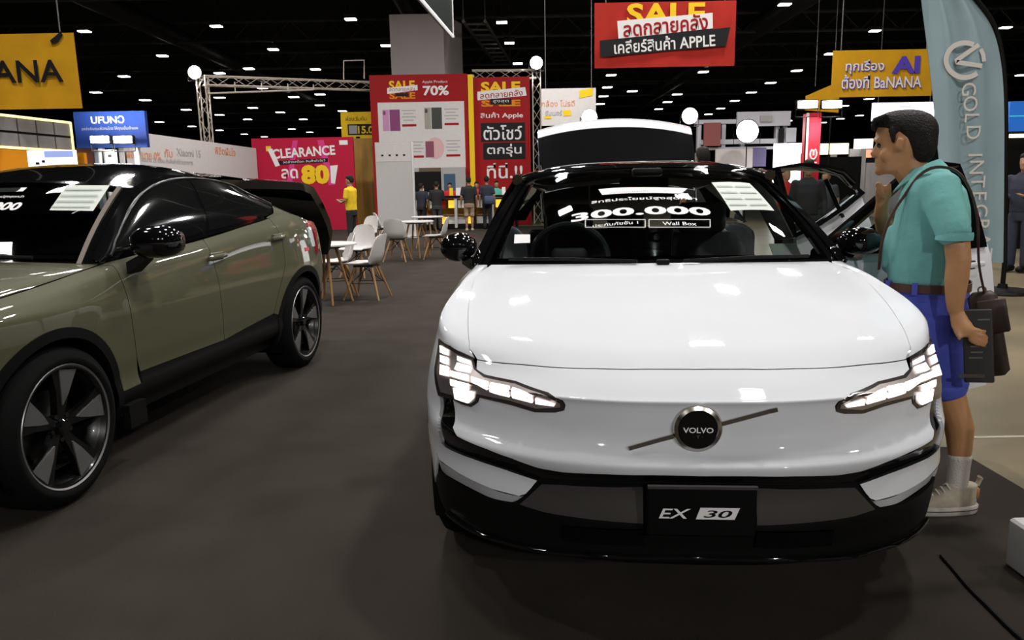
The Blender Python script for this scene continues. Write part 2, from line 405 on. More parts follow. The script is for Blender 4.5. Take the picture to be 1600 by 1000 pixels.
sideL = [(.21, .07, 0), (.26, .03, 0), (.33, .015, 0), (.42, .008, 0), (.53, .0, 0), (.575, .0, 0), (.61, .0, 0), (.645, .0, 0), (.06, .002, 1), (.25, .008, 1), (.42, .016, 1), (.52, .022, 1), (.62, .03, 1), (.8, .045, 1), (1, 1, 1)]
topz = [0, 0, 0, .85, .855, .865, .90, .985, 1.035, 1.04, 1.10, 1.12, 1.06, .98, .95, .95]
topdx = [0, 0, 0, .05, .05, .05, .055, .09, .125, .11, .10, .10, .10, .08, .0, .0]
rows = []
NL = 15
for k in range(NL):
    row = []
    for j, (x, y) in enumerate(plan):
        rear = j >= 13; w = wts[j]
        fz, fdy = frontL[k]
        if rear: fdy = (.10, .06, .03, 0, 0, 0, 0, 0, 0, 0, .0, .01, .02, .05, .1)[k]; fz = min(fz*1.12, .98)
        a, b, rel = sideL[k]
        tz = max(topz[j], .835)
        sz = a if not rel else .645+(tz-.645)*a
        sdx = (topdx[j] if k == NL-1 else b)
        z = fz*(1-w)+sz*w
        if k == NL-1 and not rear: z = .835 if j < 2 else (.84 if j == 2 else topz[j])
        # setback acts along the inward plan normal
        if j == 0: nx, ny = 0, 1
        elif j == 15: nx, ny = 0, -1
        else:
            tx, ty = plan[j+1][0]-plan[j-1][0], plan[j+1][1]-plan[j-1][1]; l = math.hypot(tx, ty); nx, ny = -ty/l, tx/l
        d = fdy*(1-w)+sdx*w
        if k == NL-1 and 3 <= j <= 5: d = (.155, .125, .085)[j-3]
        row.append((x+nx*d, y+ny*d, z))
    rows.append(row)
fr = [0, .30, .54, .70, .81, .89, .94, .975, 1.0]
cowl = [(.745*f, 1.02+.22*f**2.2, 1.062-.024*f*f) for f in fr]
frontrows = [r[:9] for r in rows]
for s_ in (.06, .18, .4, .68, 1.0):
    hr = []
    for j in range(9):
        a, c = Vector(rows[NL-1][j]), Vector(cowl[j]); q = a.lerp(c, s_); ln = (c-a).length/.9
        q.z += .085*s_**.6*(1-s_)*ln
        hr.append(tuple(q))
    frontrows.append(hr)
SF = Surf(frontrows, 260, 260, flip=False, pose=WPOSE)
SB = Surf([r[7:] for r in rows], 220, 120, flip=False, pose=WPOSE)
if SF.ev(SF.U[-1]*.02, SF.V[-1]*.25)[1].y > 0: SF.sg = -1; SF.N = -SF.N
if SB.ev(SB.U[-1]*.3, SB.V[-1]*.5)[1].x < 0: SB.N = -SB.N
def L(px, py): return SF.pix(px, py, True)          # left half of the photo's car face
V = SF.tv; U = SF.tu
UC = 0.0
# outlines (photo pixels on the left half -> surface)
lamp_px = [(686, 529), (704, 541), (722, 551), (740, 559), (744, 577), (758, 586), (806, 596), (857, 614), (879, 626), (883, 633), (881, 641), (868, 644), (836, 643.5), (800, 632.5), (749, 620.5), (747, 628), (737, 635.5), (722, 631), (707, 623), (686, 618)]
lamp = [L(*p) for p in lamp_px]
vh = V[NL-1]
def vline(v, u0, u1, n=8): return [(u0+(u1-u0)*i/(n-1), v) for i in range(n)]
hood_edge_px = [(745, 562), (790, 568), (850, 573), (930, 576), (1010, 577)]
he = [L(*p) for p in hood_edge_px]; he_c = (0, he[-1][1])
hs = [L(733, 545), L(731, 500), L(735, 460), L(747, 428)]
hood_poly = [he_c]+he[::-1]+hs+[SF.near((.70, 1.215, 1.043)), SF.near((.5, 1.12, 1.05)), SF.near((.25, 1.045, 1.06)), (0, V[-1])]
panel_obj('hood', SF, hood_poly, M_PAINT_W, white, 0.0, .035, .0022, sides=(False, True), join=True)
# front panel between the lamps: hood line -> crease -> recess -> lip -> black strip
strip_top_px = [(706, 624), (707, 668), (714, 682), (760, 702), (800, 717), (842, 732), (880, 738.5), (950, 741.5), (1020, 743)]
st = [L(*p) for p in strip_top_px]; st_c = (0, st[-1][1])
face_poly = [he_c]+he[::-1]+lamp[4:19]+st[1:]+[st_c]
panel_obj('front_panel', SF, face_poly, M_PAINT_W, white, 0.0, .022, .0015, sides=(False, True), join=True)
# gloss black strip under it
strip_bot_px = [(689, 622), (690, 684), (697, 697), (740, 715), (790, 732), (840, 749), (880, 752.5), (950, 755), (1020, 756)]
sb = [L(*p) for p in strip_bot_px]; sb_c = (0, sb[-1][1])
panel_obj('black_front_strip', SF, [st_c]+st[::-1]+sb+[sb_c], M_BLK_GLOSS, white, -.008, .02, .0, sides=(False, True), join=True)
# white lower corner inserts with a faceted lower edge
ins_px = [(690, 690), (697, 697.5), (740, 715.5), (790, 732.5), (841, 750), (829, 765), (822, 772), (812, 775), (770, 764), (706, 731), (688, 718), (683, 706)]
ins = [L(*p) for p in ins_px]
ins_o = panel_obj('bumper_corner_insert', SF, ins, M_PAINT_W, white, .004, .02, .001, sides=(True, False))
fa = [L(*p) for p in [(683, 706), (688, 718), (706, 731), (770, 764), (812, 775), (822, 772)]]; fb = [L(*p) for p in [(680, 722), (684, 737), (700, 749), (760, 780), (796, 787), (808, 782)]]
for par, sd in zip(ins_o, (-1, 1)):
    A_ = [S_[0] for S_ in [SF.ev(u, v, .004) for u, v in densify(fa, .05, False)]]; n_a = len(A_); A_ = spl([SF.ev(u, v, .004)[0] for u, v in fa], 20); B_ = spl([SF.ev(u, v, -.016)[0] for u, v in fb], 20)
    MB().loft([[Vector((sd*p.x, p.y, p.z)) for p in A_], [Vector((sd*p.x, p.y, p.z)) for p in B_]], False).build('lower_facet', M_PAINT_W, par, smooth=True)
ins_low = [L(*p) for p in [(808, 782), (796, 787), (760, 780), (700, 749), (684, 737)]]
# fender (front quarter): from lamp and hood side to the door gap, wheel opening below
ARCH_C, ARCH_R = (.90, .345), .375
arch = [SF.near((.89, ARCH_C[0]+ARCH_R*math.cos(t), ARCH_C[1]+ARCH_R*math.sin(t))) for t in [math.radians(q) for q in np.linspace(172, -12, 22)]]
fend = [lamp[0]]+lamp[1:4]+hs+[SF.near((.72, 1.225, 1.042)), (U[-1], V[-1]-.001), (U[-1], V[5]), (U[-1], V[1])]+arch[::-1]+[SF.near((.86, .51, .33)), L(680, 733), L(681, 722), L(690, 690), L(688, 622), lamp[-1]]
panel_obj('fender', SF, fend, M_PAINT_W, white, 0.0, .03, .0015)
# dark lower bumper
lowtop = sb[5:]+[sb_c]
low = [sb_c]+sb[5:][::-1]+ins[5:6]+ins_low+[SF.near((.86, .51, .33)), SF.near((.84, .51, .22)), (U[4], 0.0), (U[2], 0), (0, 0)]
panel_obj('lower_bumper', SF, low, M_BLK_PLA, white, -.004, .03, .0, sides=(False, True), join=True)
grp = [L(x, y) for x, y in [(1005, 762), (870, 758), (846, 757), (812, 788), (850, 800), (930, 812), (1005, 818)]]
panel_obj('charcoal_bumper_panel', SF, grp, M_GREY_PLA, white, .001, .03, 0)
spl_px = [(700, 800), (760, 838), (840, 858), (930, 866), (1090, 868)]
pts, nrm = [], []
for mi, seq in ((-1, spl_px),):
    uv = [L(x, y) for x, y in seq[:-1]]+[(0, L(1020, 868)[1])]
    pts, nrm = surf_line(SF, uv, .03, .004)
m = MB(); full = [(-p.x, p.y, p.z) for p in pts]+[tuple(p) for p in pts[::-1]][1:]
m.tube(full, .008, 6).build('splitter_trim', M_BLK_GLOSS, white, angle=60)
q = MB(); q.ribbon([L_ for L_ in full], .02, (0, -1, .2), .004)
air = [L(x, y) for x, y in [(880, 822), (1005, 828), (1005, 852), (930, 850), (880, 845)]]
panel_obj('air_intake_slot', SF, air, mat('void_black', (.003, .003, .003), .9, spec=.03), white, .002, .03, 0)
# arch cladding rings, front
def arch_ring(S, cy, cz, R, x, m_, side, name='arch_cladding', a0=195, a1=-15, w=.055, parent=None, off=.006):
    mb = MB(); inner, outer = [], []
    for t in np.linspace(math.radians(a0), math.radians(a1), 40):
        for r, lst in ((R-.012, inner), (R+w, outer)):
            p = Vector((x, cy+r*math.cos(t), cz+r*math.sin(t))); p.z = max(p.z, .17)
            u, v = S.near(p); q, n = S.ev(u, v, off)
            lst.append(Vector((q.x, p.y, p.z)))
    ii = [Vector((p.x-.07, p.y, p.z)) for p in inner]; oo = [Vector((p.x-.02, p.y, p.z)) for p in outer]
    rings = [[a, b, c, d] for a, b, c, d in zip(ii, inner, outer, oo)]
    if side < 0: rings = [[Vector((-v.x, v.y, v.z)) for v in r] for r in rings]
    mb.loft(rings, True, True); return mb.build(name, m_, parent, angle=50)
for sd in (1, -1):
    arch_ring(SF, .90, .345, .375, .89, M_BLK_PLA, sd, parent=white, a0=150, a1=-20, w=.02, off=.001)
    arch_ring(SB, 3.46, .345, .385, .91, M_BLK_PLA, sd, parent=white)
    car_wheel(white, (sd*.765, .90, .345), .345, .245, sd, WT)
    car_wheel(white, (sd*.775, 3.46, .345), .345, .245, sd, WT)
    # black wheel wells
    for cy in (.90, 3.46):
        mb = MB(); mb.lathe([(.375, 0), (.375, .25), (.05, .25)], 36, 'x', (0, cy, .345))
        mb.v = [(sd*(.86-v[0]), v[1], max(v[2], .18)) for v in mb.v]; mb.build('wheel_well', M_BLK_PLA, white, angle=40)
# sides: closed doors on the left of the photo, bare sill and quarter on the right
ub = lambda y, z: SB.near((.9, y, z))
quarter = [ub(3.15, 1.10), ub(3.3, .9)]+[SB.near((.91, 3.46+.385*math.cos(t), .345+.385*math.sin(t))) for t in [math.radians(q) for q in np.linspace(165, -15, 22)]]+[ub(3.86, .28), (SB.tu[-1], SB.tv[1]), (SB.tu[-1], SB.tv[-1]), (SB.tu[5], SB.tv[-1])]
panel_obj('rear_quarter', SB, quarter, M_PAINT_W, white, 0, .05, .002)
def door_poly(y0, y1, rear=False):
    b = [ub(y0, 1.03), ub(y0+.0, .75), ub(y0+.02, .36)]
    if rear: b += [ub(y1-.35, .36), ub(y1-.24, .62), ub(y1-.04, .8), ub(y1, 1.08)]
    else: b += [ub(y1, .36), ub(y1, .75), ub(y1, 1.04)]
    v = SB.tv[-1]; return [(b[0][0], v)]+b[1:-1]+[(b[-1][0], v)]
for nm, y0, y1, rr in (('front_door', 1.255, 2.30, False), ('rear_door', 2.305, 3.2, True)):
    panel_obj(nm, SB, door_poly(y0, y1, rr), M_PAINT_W, white, 0, .05, .002, sides=(True,))
sill = [ub(1.25, .355), ub(1.25, .23), ub(3.08, .23), ub(3.08, .355)]
panel_obj('sill', SB, sill, M_BLK_PLA, white, 0, .06, 0)
# greenhouse
def WSP(f, s):
    b = Vector((.80*f, 1.0+.27*f**2.2, 1.052-.02*f*f)); t = Vector((.628*f, 1.74+.22*f**2.4, 1.447-.066*f**3))
    p = b.lerp(t, s); p += Vector((0, -.03, .035))*4*s*(1-s)*(1-f*f*.5); return p
cf = [0, .2, .4, .6, .78, .9, 1.0]; cs = [0, .2, .4, .6, .8, 1]
SW = Surf([[WSP(f, s) for f in cf] for s in cs], 120, 90, pose=WPOSE)
if SW.ev(.1, .3)[1].y > 0: SW.N = -SW.N
uG = SW.tu[5]; vT = SW.tv[-1]
panel_obj('windshield', SW, [(0, .035), (uG*.99, .02), (uG*.985, vT-.03), (0, vT-.035)], M_GLASS, white, .002, .05, 0, flange=.004, join=True)
panel_obj('windshield_border', SW, [(0, .055), (0, -.0), (SW.tu[6]*.93, 0), (SW.tu[6]*.935, vT), (0, vT), (0, vT-.05), (uG*.955, vT-.05), (uG*.955, .05)], M_BLK_GLOSS, white, .0, .05, 0, join=True)
for o in panel_obj('pillar_cover', SW, [(SW.tu[6]*.925, 0), (SW.tu[6], 0), (SW.tu[6], vT), (SW.tu[6]*.925, vT)], M_BLK_GLOSS, white, .007, .05, 0): pass
RY = [1.735, 1.80, 1.95, 2.3, 2.8, 3.3, 3.72]; RZ = [1.446, 1.462, 1.480, 1.492, 1.487, 1.465, 1.43]; RWd = [.60, .615, .63, .645, .64, .61, .56]
SR = Surf([[(w*f, y+.22*f**2.4*max(0, 1-k*.35), z-.07*f**3) for f in (0, .25, .5, .75, .9, 1.0)] for k, (y, z, w) in enumerate(zip(RY, RZ, RWd))], 90, 90, pose=WPOSE)
if SR.ev(.1, .9)[1].z < 0: SR.N = -SR.N
panel_obj('roof', SR, [(0, 0), (SR.tu[-1], 0), (SR.tu[-1], SR.tv[-1]), (0, SR.tv[-1])], M_BLK_GLOSS, white, .004, .06, 0, flange=.03, join=True)
# cant rails, B and C pillars
def rail_pt(y): 
    w = np.interp(y, RY, RWd); z = np.interp(y, RY, RZ)-.075; return Vector((w+.005, y, z))
for sd in (1, -1):
    m = MB(); m.tube([Vector((sd*p.x, p.y, p.z)) for p in [rail_pt(y) for y in np.linspace(1.93, 3.72, 14)]], .028, 8); m.build('roof_rail', M_BLK_GLOSS, white, angle=60)
    m = MB(); m.tube([(sd*.82, 2.30, 1.05), (sd*.70, 2.36, 1.30), (sd*.63, 2.42, 1.41)], .045, 6, flat=(.6, 1.2)); m.tube([(sd*.84, 2.28, .3), (sd*.85, 2.29, .7), (sd*.82, 2.30, 1.06)], .06, 6); m.build('centre_pillar', M_BLK_GLOSS if sd < 0 else M_INT, white, angle=60)
    MB().loft([[(sd*.80, 3.15, 1.11), (sd*.80, 3.72, 1.12), (sd*.70, 3.75, 1.12)], [(sd*.63, 3.3, 1.38), (sd*.58, 3.70, 1.37), (sd*.55, 3.72, 1.37)]], False).build('rear_pillar', M_BLK_GLOSS, white)
# left side windows (closed doors)
for nm, ya, yb, z0, z1 in (('side_window', 1.32, 2.27, 1.035, 1.04), ('side_window', 2.33, 3.18, 1.045, 1.11)):
    m = MB(); n = 8; lo = [Vector((-.795, ya+(yb-ya)*i/n, z0+(z1-z0)*i/n)) for i in range(n+1)]
    hi = []
    for p in lo:
        yy = max(p.y, 1.3); top = 1.40 if yy > 1.95 else 1.045+(yy-1.28)/(1.95-1.28)*.35
        t = (top-1.04)/.36; hi.append(Vector((-(.795-.165*t), p.y+.03, max(top, p.z+.01))))
    m.loft([lo, hi], False).build(nm, M_GLASS_DK, white, smooth=True)
# mirror on the closed side
def mirror(parent, base, tip, sx):
    mb = MB(); c = Vector(tip)
    mb.loft([[c+Vector((sx*a*.082*k, y, b*.066*k)) for a, b in [(math.cos(t), math.sin(t)) for t in np.linspace(0, 2*PI, 18)[:-1]]] for y, k in ((-.075, .35), (-.06, .75), (-.03, .95), (.02, 1.0), (.06, .97), (.065, .85))], True, True)
    h = mb.build('mirror_housing', M_BLK_GLOSS, parent, angle=60)
    MB().loft([[Vector(base)+Vector((0, a*.045, b*.025)) for a, b in ((-1, -1), (1, -1), (1, 1), (-1, 1))], [c+Vector((-sx*.02, a*.03, -.055+b*.018)) for a, b in ((-1, -1), (1, -1), (1, 1), (-1, 1))]], True, True).build('mirror_arm', M_BLK_GLOSS, h)
    MB().loft([[c+Vector((sx*a*.074, .066, b*.057)) for a, b in [(math.cos(t), math.sin(t)) for t in np.linspace(0, 2*PI, 18)[:-1]]], [c+Vector((sx*a*.074, .070, b*.057)) for a, b in [(math.cos(t), math.sin(t)) for t in np.linspace(0, 2*PI, 18)[:-1]]]], True, True).build('mirror_glass', mat('mirror_silver', (.7, .7, .7), .03, metal=1), h)
mirror(white, (-.79, 1.30, 1.035), (-.868, 1.38, 1.105), -1)
# wipers
for x0, x1 in ((-.10, -.62), (.08, .60)):
    MB().tube([SW.ev(SW.tu[6]*abs(x0)/.8, .015, .012)[0]*1 if False else Vector((x0, 1.0, 1.068)), Vector(((x0+x1)/2, 1.05, 1.075)), Vector((x1, 1.14, 1.07))], .008, 6).build('wiper', M_BLK_PLA, white)
MB().rbox((0, .995, 1.066), (.05, .03, .02), .006).build('wiper_nozzle', M_BLK_PLA, white)
MB().loft([[(.81*f, 1.02+.27*abs(f)**2.2-.035, 1.040-.02*f*f), (.81*f, 1.02+.27*abs(f)**2.2+.03, 1.035-.02*f*f)] for f in np.linspace(-1, 1, 25)], False).build('cowl_panel', M_BLK_PLA, white, smooth=True)

# headlamps: dark housing, reflector, blocks of light
def px_patch(name, pts, m_, parents, off, step=.02, flange=.006, gap=0.0):
    poly = [L(*p) for p in pts]; out = []
    for par, mi in zip(parents, (True, False)): out += panel_obj(name, SF, poly, m_, par, off, step, gap, flange, sides=(mi,))
    return out
hl = panel_obj('headlamp', SF, lamp, M_LAMPBK, white, .003, .02, .0, .02, sides=(True, False))
px_patch('reflector', [(690, 536), (704, 546), (738, 563), (741, 578), (757, 591), (806, 601), (855, 619), (876, 630), (876, 636), (838, 638), (800, 626), (745, 615), (744, 626), (736, 631), (712, 624), (708, 617), (690, 612)], M_LAMPIN, hl, .0045)
led_blocks = [[(691, 539), (703, 546), (703, 557), (691, 553)], [(691, 555), (703, 559), (703, 572), (691, 568)], [(691, 570), (704, 574), (704, 590), (691, 587)],
              [(717, 556), (738, 565), (739, 573), (717, 566)], [(717, 568), (740, 575), (737, 585), (712, 580)], [(706, 580), (735, 588), (735, 598), (706, 590)],
              [(738, 590), (766, 599), (766, 609), (738, 600)], [(768, 600), (799, 606), (800, 619), (768, 610)], [(802, 608), (834, 617), (835, 629), (803, 620)], [(837, 619), (856, 624), (870, 630), (868, 634), (838, 630)],
              [(707, 592), (736, 600), (736, 609), (708, 602)], [(711, 604), (744, 611), (743, 622), (735, 630), (714, 623)]]
for b_ in led_blocks: px_patch('light_block', b_, M_LED, hl, .0115, .012, .006, .0022)
for par in hl: par['label'] = 'T-shaped headlamp of lit white blocks'
# badge, diagonal bar, plate
badge_c, badge_n = SF.ev(0, L(1020, 700)[1]); badge_c = Vector((-.009, badge_c.y, .690))
by = SF.ev(*SF.near((.05, .03, .69)))[0].y
b = MB(); b.lathe([(.001, -.006), (.050, -.010), (.056, -.018), (.066, -.014), (.070, -.004), (.070, .02)], 48, 'y', (-.009, by, .690)); bd = b.build('front_badge', M_CHROME, white, angle=35)
MB().lathe([(.001, -.0155), (.053, -.0155), (.054, -.008)], 40, 'y', (-.009, by, .690)).build('badge_face', M_BLK_GLOSS, bd, angle=40)
def put_text(par, name, body, c, w, hgt, m_, ry=0.0, bold=0.0, nrm=None, depth=.0015, shear=0, space=1.0):
    me = text_mesh(name, body, 1, m_, w, hgt, depth, bold, shear, space=space); o = place(name, me, par)
    o.matrix_local = Matrix.Translation(c) @ Matrix.Rotation(ry, 4, 'Y') @ Matrix.Rotation(PI/2, 4, 'X'); return o
put_text(bd, 'lettering', 'VOLVO', (-.009, by-.0165, .688), .084, .016, M_DECAL, bold=.02)
put_text(bd, 'lettering', '· T ·', (-.009, by-.0155, .668), .026, .009, M_FACE)
d0, d1 = Vector((-.199, 0, .632)), Vector((.207, 0, .747)); dv = (d1-d0).normalized()
for a0, a1 in ((0, .128), (.262, .422)):
    pts = []
    for t in np.linspace(a0, a1, 8):
        q = d0+dv*t; pts.append(Vector((q.x, SF.ev(*SF.near((abs(q.x), .03, q.z)))[0].y-.004, q.z)))
    MB().ribbon(pts, .012, (0, -1, 0), .006).build('diagonal_bar', M_CHROME, white)
MB().rbox((-.002, .002, .467), (.302, .03, .148), .008).build('plate_holder', mat('satin_black', (.004, .004, .004), .6, spec=.08), white, angle=40)
pl = MB().box((-.002, -.016, .540), (.30, .012, .008)).build('plate_ledge', M_GREY_PLA, white)
put_text(white, 'plate_lettering', 'EX', (-.076, -.0145, .462), .088, .029, M_DECAL, shear=.25, bold=.012)
pb = MB().prism([(-.018, -.0145, .446), (.088, -.0145, .446), (.102, -.0145, .480), (-.006, -.0145, .480)], (0, -.001, 0)).build('plate_lettering_box', M_DECAL, white)
put_text(white, 'plate_numerals', '30', (.042, -.0165, .463), .078, .022, mat('satin_black', (0, 0, 0)), shear=.25, bold=.012)
# windscreen decals and sheets, stuck to the inside of the glass
def on_glass(px, py, off=.006):
    M = WPOSE.inverted(); o = M @ Vector((0, 0, CAMH)); d = (M.to_3x3() @ pray(px, py)).normalized(); mi = False
    loc, n, fi, dist = SW.bvh.ray_cast(o, d)
    if loc is None:
        o.x *= -1; d.x *= -1; mi = True; loc, n, fi, dist = SW.bvh.ray_cast(o, d)
    u, v = SW._uv(loc, fi); p, n = SW.ev(u, v, off)
    if mi: p.x *= -1; n.x *= -1
    return p, n
def glass_text(body, pxc, w, hgt, bold=.0, m_=M_DECAL, name='windscreen_lettering', shear=0.0, space=1.0):
    p, n = on_glass(*pxc); z = Vector((-n.y*0, 0, 0)); X = Vector((1, 0, 0)); X = (X-n*X.dot(n)).normalized(); Yv = n.cross(X)
    me = text_mesh(name, body, 1, m_, w, hgt, .001, bold, shear, space=space)
    for v in me.vertices:    # follow the curved glass
        q = p+X*v.co.x+Yv*v.co.y; uv = SW.near((abs(q.x), q.y, q.z)); s_, nn = SW.ev(*uv, .006); v.co = (math.copysign(s_.x, q.x), s_.y, s_.z)
    me.update(); return place(name, me, white)
def glass_quad(pts, m_, name, off=.004, parent=None, n=6):
    a, b, c, d = [on_glass(*p, off)[0] for p in pts]; m = MB()
    rows_ = []
    for j in range(n+1):
        r = []
        for i in range(n+1):
            q = a.lerp(b, i/n).lerp(d.lerp(c, i/n), j/n); uv = SW.near((abs(q.x), q.y, q.z)); s_, nn = SW.ev(*uv, off); r.append(Vector((math.copysign(s_.x, q.x), s_.y, s_.z)))
        rows_.append(r)
    m.loft(rows_, False); return m.build(name, m_, parent or white, smooth=True)
glass_text('300.000', (1000, 331), .60, .066, .035, space=1.02)
glass_text('สิทธิประโยชน์สูงสุดกว่า', (1006, 312), .46, .036, .012)
glass_quad([(935, 297), (1074, 296), (1064, 304), (941, 306)], M_DECAL, 'windscreen_strip', .0045)
glass_text('ลงทะเบียนรับข้อเสนอพิเศษ', (1005, 300), .30, .018, .0, M_INK)
for x0, x1, t_, w_ in ((915, 1008, 'ประกันภัยชั้น 1', .19), (1014, 1109, 'Wall Box', .14)):
    y0, y1 = 345, 357
    for a, b in (((x0, y0), (x1, y0)), ((x1, y0), (x1, y1)), ((x1, y1), (x0, y1)), ((x0, y1), (x0, y0))):
        p, q = on_glass(*a)[0], on_glass(*b)[0]; MB().tube([p, q], .0022, 4).build('windscreen_outline', M_DECAL, white)
    glass_text(t_, ((x0+x1)/2, 351), w_, .024, .01)
sh = glass_quad([(1111, 287), (1170, 288), (1209, 331), (1141, 331)], M_PAPER, 'spec_sheet', .006)
for k in range(4):
    for a, b in ((.06, .46), (.54, .94)):
        def sp(i, j):
            c0 = Vector((1111, 287)).lerp(Vector((1170, 288)), i); c1 = Vector((1141, 331)).lerp(Vector((1209, 331)), i); return tuple(c0.lerp(c1, j))
        j0 = .12+k*.22
        glass_quad([sp(a, j0), sp(b, j0), sp(b, j0+.05), sp(a, j0+.05)], M_INK, 'printed_line', .0085, sh, 2)
glass_quad([(805, 368), (829, 368), (829, 381), (804, 382)], M_DECAL, 'white_patch', .006, n=3)  # small plain white patch low on the glass
# interior of the white car
m = MB(); m.loft([[(-.74, y, z), (-.4, y-.03, z+.005), (0, y-.045, z+.01), (.4, y-.03, z+.005), (.74, y, z)] for y, z in ((1.15, 1.0), (1.35, 1.035), (1.5, 1.03), (1.6, .99), (1.62, .9), (1.55, .6))], False)
m.build('dashboard', M_INT, white, smooth=True)
MB().box((0, 1.1, .62), (1.5, .04, .8)).build('bulkhead', M_INT, white)
MB().box((0, 2.7, .30), (1.62, 3.1, .04)).build('cabin_floor', M_INT, white)
MB().rbox((.02, 1.60, 1.05), (.20, .02, .25), .012, Matrix.Rotation(-.25, 3, 'X')).build('centre_screen', M_BLK_GLOSS, white, angle=40)
sw = MB(); cc = Vector((-.37, 1.62, 1.02)); ring = [cc+Vector((.185*math.cos(t), .06*math.sin(t), .165*math.sin(t))) for t in np.linspace(0, 2*PI, 33)]
sw.tube(ring, .016, 8, caps=False); st_ = sw.build('steering_wheel', mat('wheel_leather', (.05, .06, .058), .5), white, smooth=True)
MB().rbox(cc, (.17, .05, .11), .03, Matrix.Rotation(-.3, 3, 'X')).build('wheel_hub', M_INT, st_, angle=50)
for a in (0, PI, -PI/2): MB().tube([cc, cc+Vector((.17*math.cos(a), .05*math.sin(a), .15*math.sin(a)))], .014, 6).build('wheel_spoke', M_INT, st_)
def seat(cx, cy, wd, name):
    o = MB().loft([[Vector((cx+wd*sx*k, cy+y+dy, z)) for sx, dy in ((-1, .03), (-.7, 0), (0, .025), (.7, 0), (1, .03), (.9, .10), (0, .12), (-.9, .10))] for y, z, k in ((.02, .45, .9), (.04, .6, 1.0), (.10, .85, 1.0), (.16, 1.02, .92), (.19, 1.10, .7))], True, True).build(name, M_SEAT, white, smooth=True)
    MB().rbox((cx, cy-.22, .47), (wd*2, .5, .14), .05).build('cushion', M_SEAT, o, angle=50)
    MB().rbox((cx, cy+.24, 1.18), (.27, .10, .17), .045).build('headrest', M_SEAT, o, angle=50)
    for s_ in (-.06, .06): MB().cyl((cx+s_, cy+.22, 1.05), (cx+s_, cy+.24, 1.14), .008, n=6).build('headrest_post', M_BRAKE, o)
    return o
seat(-.37, 2.12, .25, 'front_seat'); seat(.37, 2.12, .25, 'front_seat')
o = MB().rbox((0, 3.02, .80), (1.3, .14, .58), .05, Matrix.Rotation(.22, 3, 'X')).build('rear_seat', M_SEAT, white, angle=50)
for x in (-.42, 0, .42): MB().rbox((x, 3.12, 1.13), (.24, .09, .14), .04).build('headrest', M_SEAT, o, angle=50)
MB().box((0, 3.3, .62), (1.4, .3, .5)).build('boot_floor', M_INT, white)
MB().rbox((0, 1.83, 1.37), (.24, .04, .07), .02).build('inside_mirror', M_BLK_PLA, white, angle=50)
MB().rbox((0, 1.70, 1.425), (.14, .10, .04), .015).build('camera_pod', M_BLK_PLA, white, angle=50)
MB().box((.59, 1.42, 1.055), (.12, .16, .004), Matrix.Rotation(.5, 3, 'X')).build('dashboard_reflection_card', M_PAPER, white)  # card added in place of a reflection in the windscreen
MB().loft([[(-.60, y, z), (0, y, z+.045), (.60, y, z)] for y, z in ((1.95, 1.365), (2.5, 1.39), (3.2, 1.37), (3.7, 1.34))], False).build('headliner', mat('headliner', (.05, .05, .05), .9), white, smooth=True)
# raised tailgate
def gate_row(s_, dz, wd, sag): return [(wd*f, 3.74+s_, 1.45+dz-sag*abs(f)**2.2) for f in np.linspace(-1, 1, 17)]
gl_rows = [gate_row(*q) for q in ((0, 0, .55, .06), (.25, .135, .585, .065), (.5, .27, .615, .07), (.72, .385, .63, .075))]
wh_rows = [gate_row(*q) for q in ((.72, .388, .63, .075), (.82, .44, .635, .075), (.90, .470, .635, .08), (.96, .462, .63, .085), (1.0, .43, .62, .09))]
tg = MB(); tg.loft(wh_rows, False)
tg.loft([[(x, y+.01, z-.07) for x, y, z in r] for r in gl_rows[:1]+wh_rows], False, flip=True)
tg = tg.build('tailgate', M_PAINT_W, white, smooth=True)
MB().loft(gl_rows, False).build('tailgate_glass', mat('tailgate_black_glass', (.006, .006, .007), .06, coat=1), tg, smooth=True)
MB().loft([[(x, y+.012, z-.05) for x, y, z in r] for r in gl_rows], False, flip=True).build('tailgate_lining', M_INT, tg, smooth=True)
for sd in (-1, 1):
    MB().tube([(sd*.57, 3.80, 1.10), (sd*.61, 4.18, 1.60)], .012, 8).build('gas_strut', M_BRAKE, tg)
# the two open doors on the photo's right
def dx(y, z):
    p = SB.ev(*SB.near((.9, y, min(z, 1.0))))[0].x
    return p-(max(z-1.0, 0)*.42)
def open_door(name, hinge, ang, y0, y1, ztop, frame, label):
    H = Vector(hinge); par_rot = -math.radians(ang)
    ys = np.linspace(y0, y1, 16); rows_ = []
    for t in np.linspace(0, 1, 14):
        r = []
        for y in ys:
            zt = ztop(y); zb = .33
            z = zb+(zt-zb)*t; r.append(Vector((dx(y, z), y, z))-H)
        rows_.append(r)
    o = MB(); o.loft(rows_, False); inn = [[v+Vector((-.055, 0, 0)) for v in r] for r in rows_]
    o.loft([rows_[0], inn[0]], False); o.loft([rows_[-1], inn[-1]], False)
    o.loft([[r[0] for r in rows_], [r[0] for r in inn]], False); o.loft([[r[-1] for r in rows_], [r[-1] for r in inn]], False)
    d = o.build(name, M_PAINT_W, white, angle=35); d.location = H; d.rotation_euler = (0, 0, par_rot); d['label'] = label
    MB().loft([[v+Vector((-.03, 0, 0)) for v in r] for r in inn], False).build('door_trim', M_INT, d, smooth=True)
    fr_ = [Vector(p)-H for p in frame]; m = MB()
    m.tube(fr_+[fr_[0]], .030, 6, caps=False, flat=(.75, 1.0)); m.build('window_frame', M_BLK_GLOSS, d, angle=50)
    c = sum(fr_, Vector())/len(fr_); MB().add([c]+fr_, [(0, 1+i, 1+(i+1) % len(fr_)) for i in range(len(fr_))]).build('window_glass', M_GLASS_CLR, d)
    return d, H
M_GLASS_CLR = glass_mat('clear_door_glass', (.62, .68, .67), .9)
FD_Y0, FD_Y1 = 1.28, 2.32
fz = lambda y: 1.045
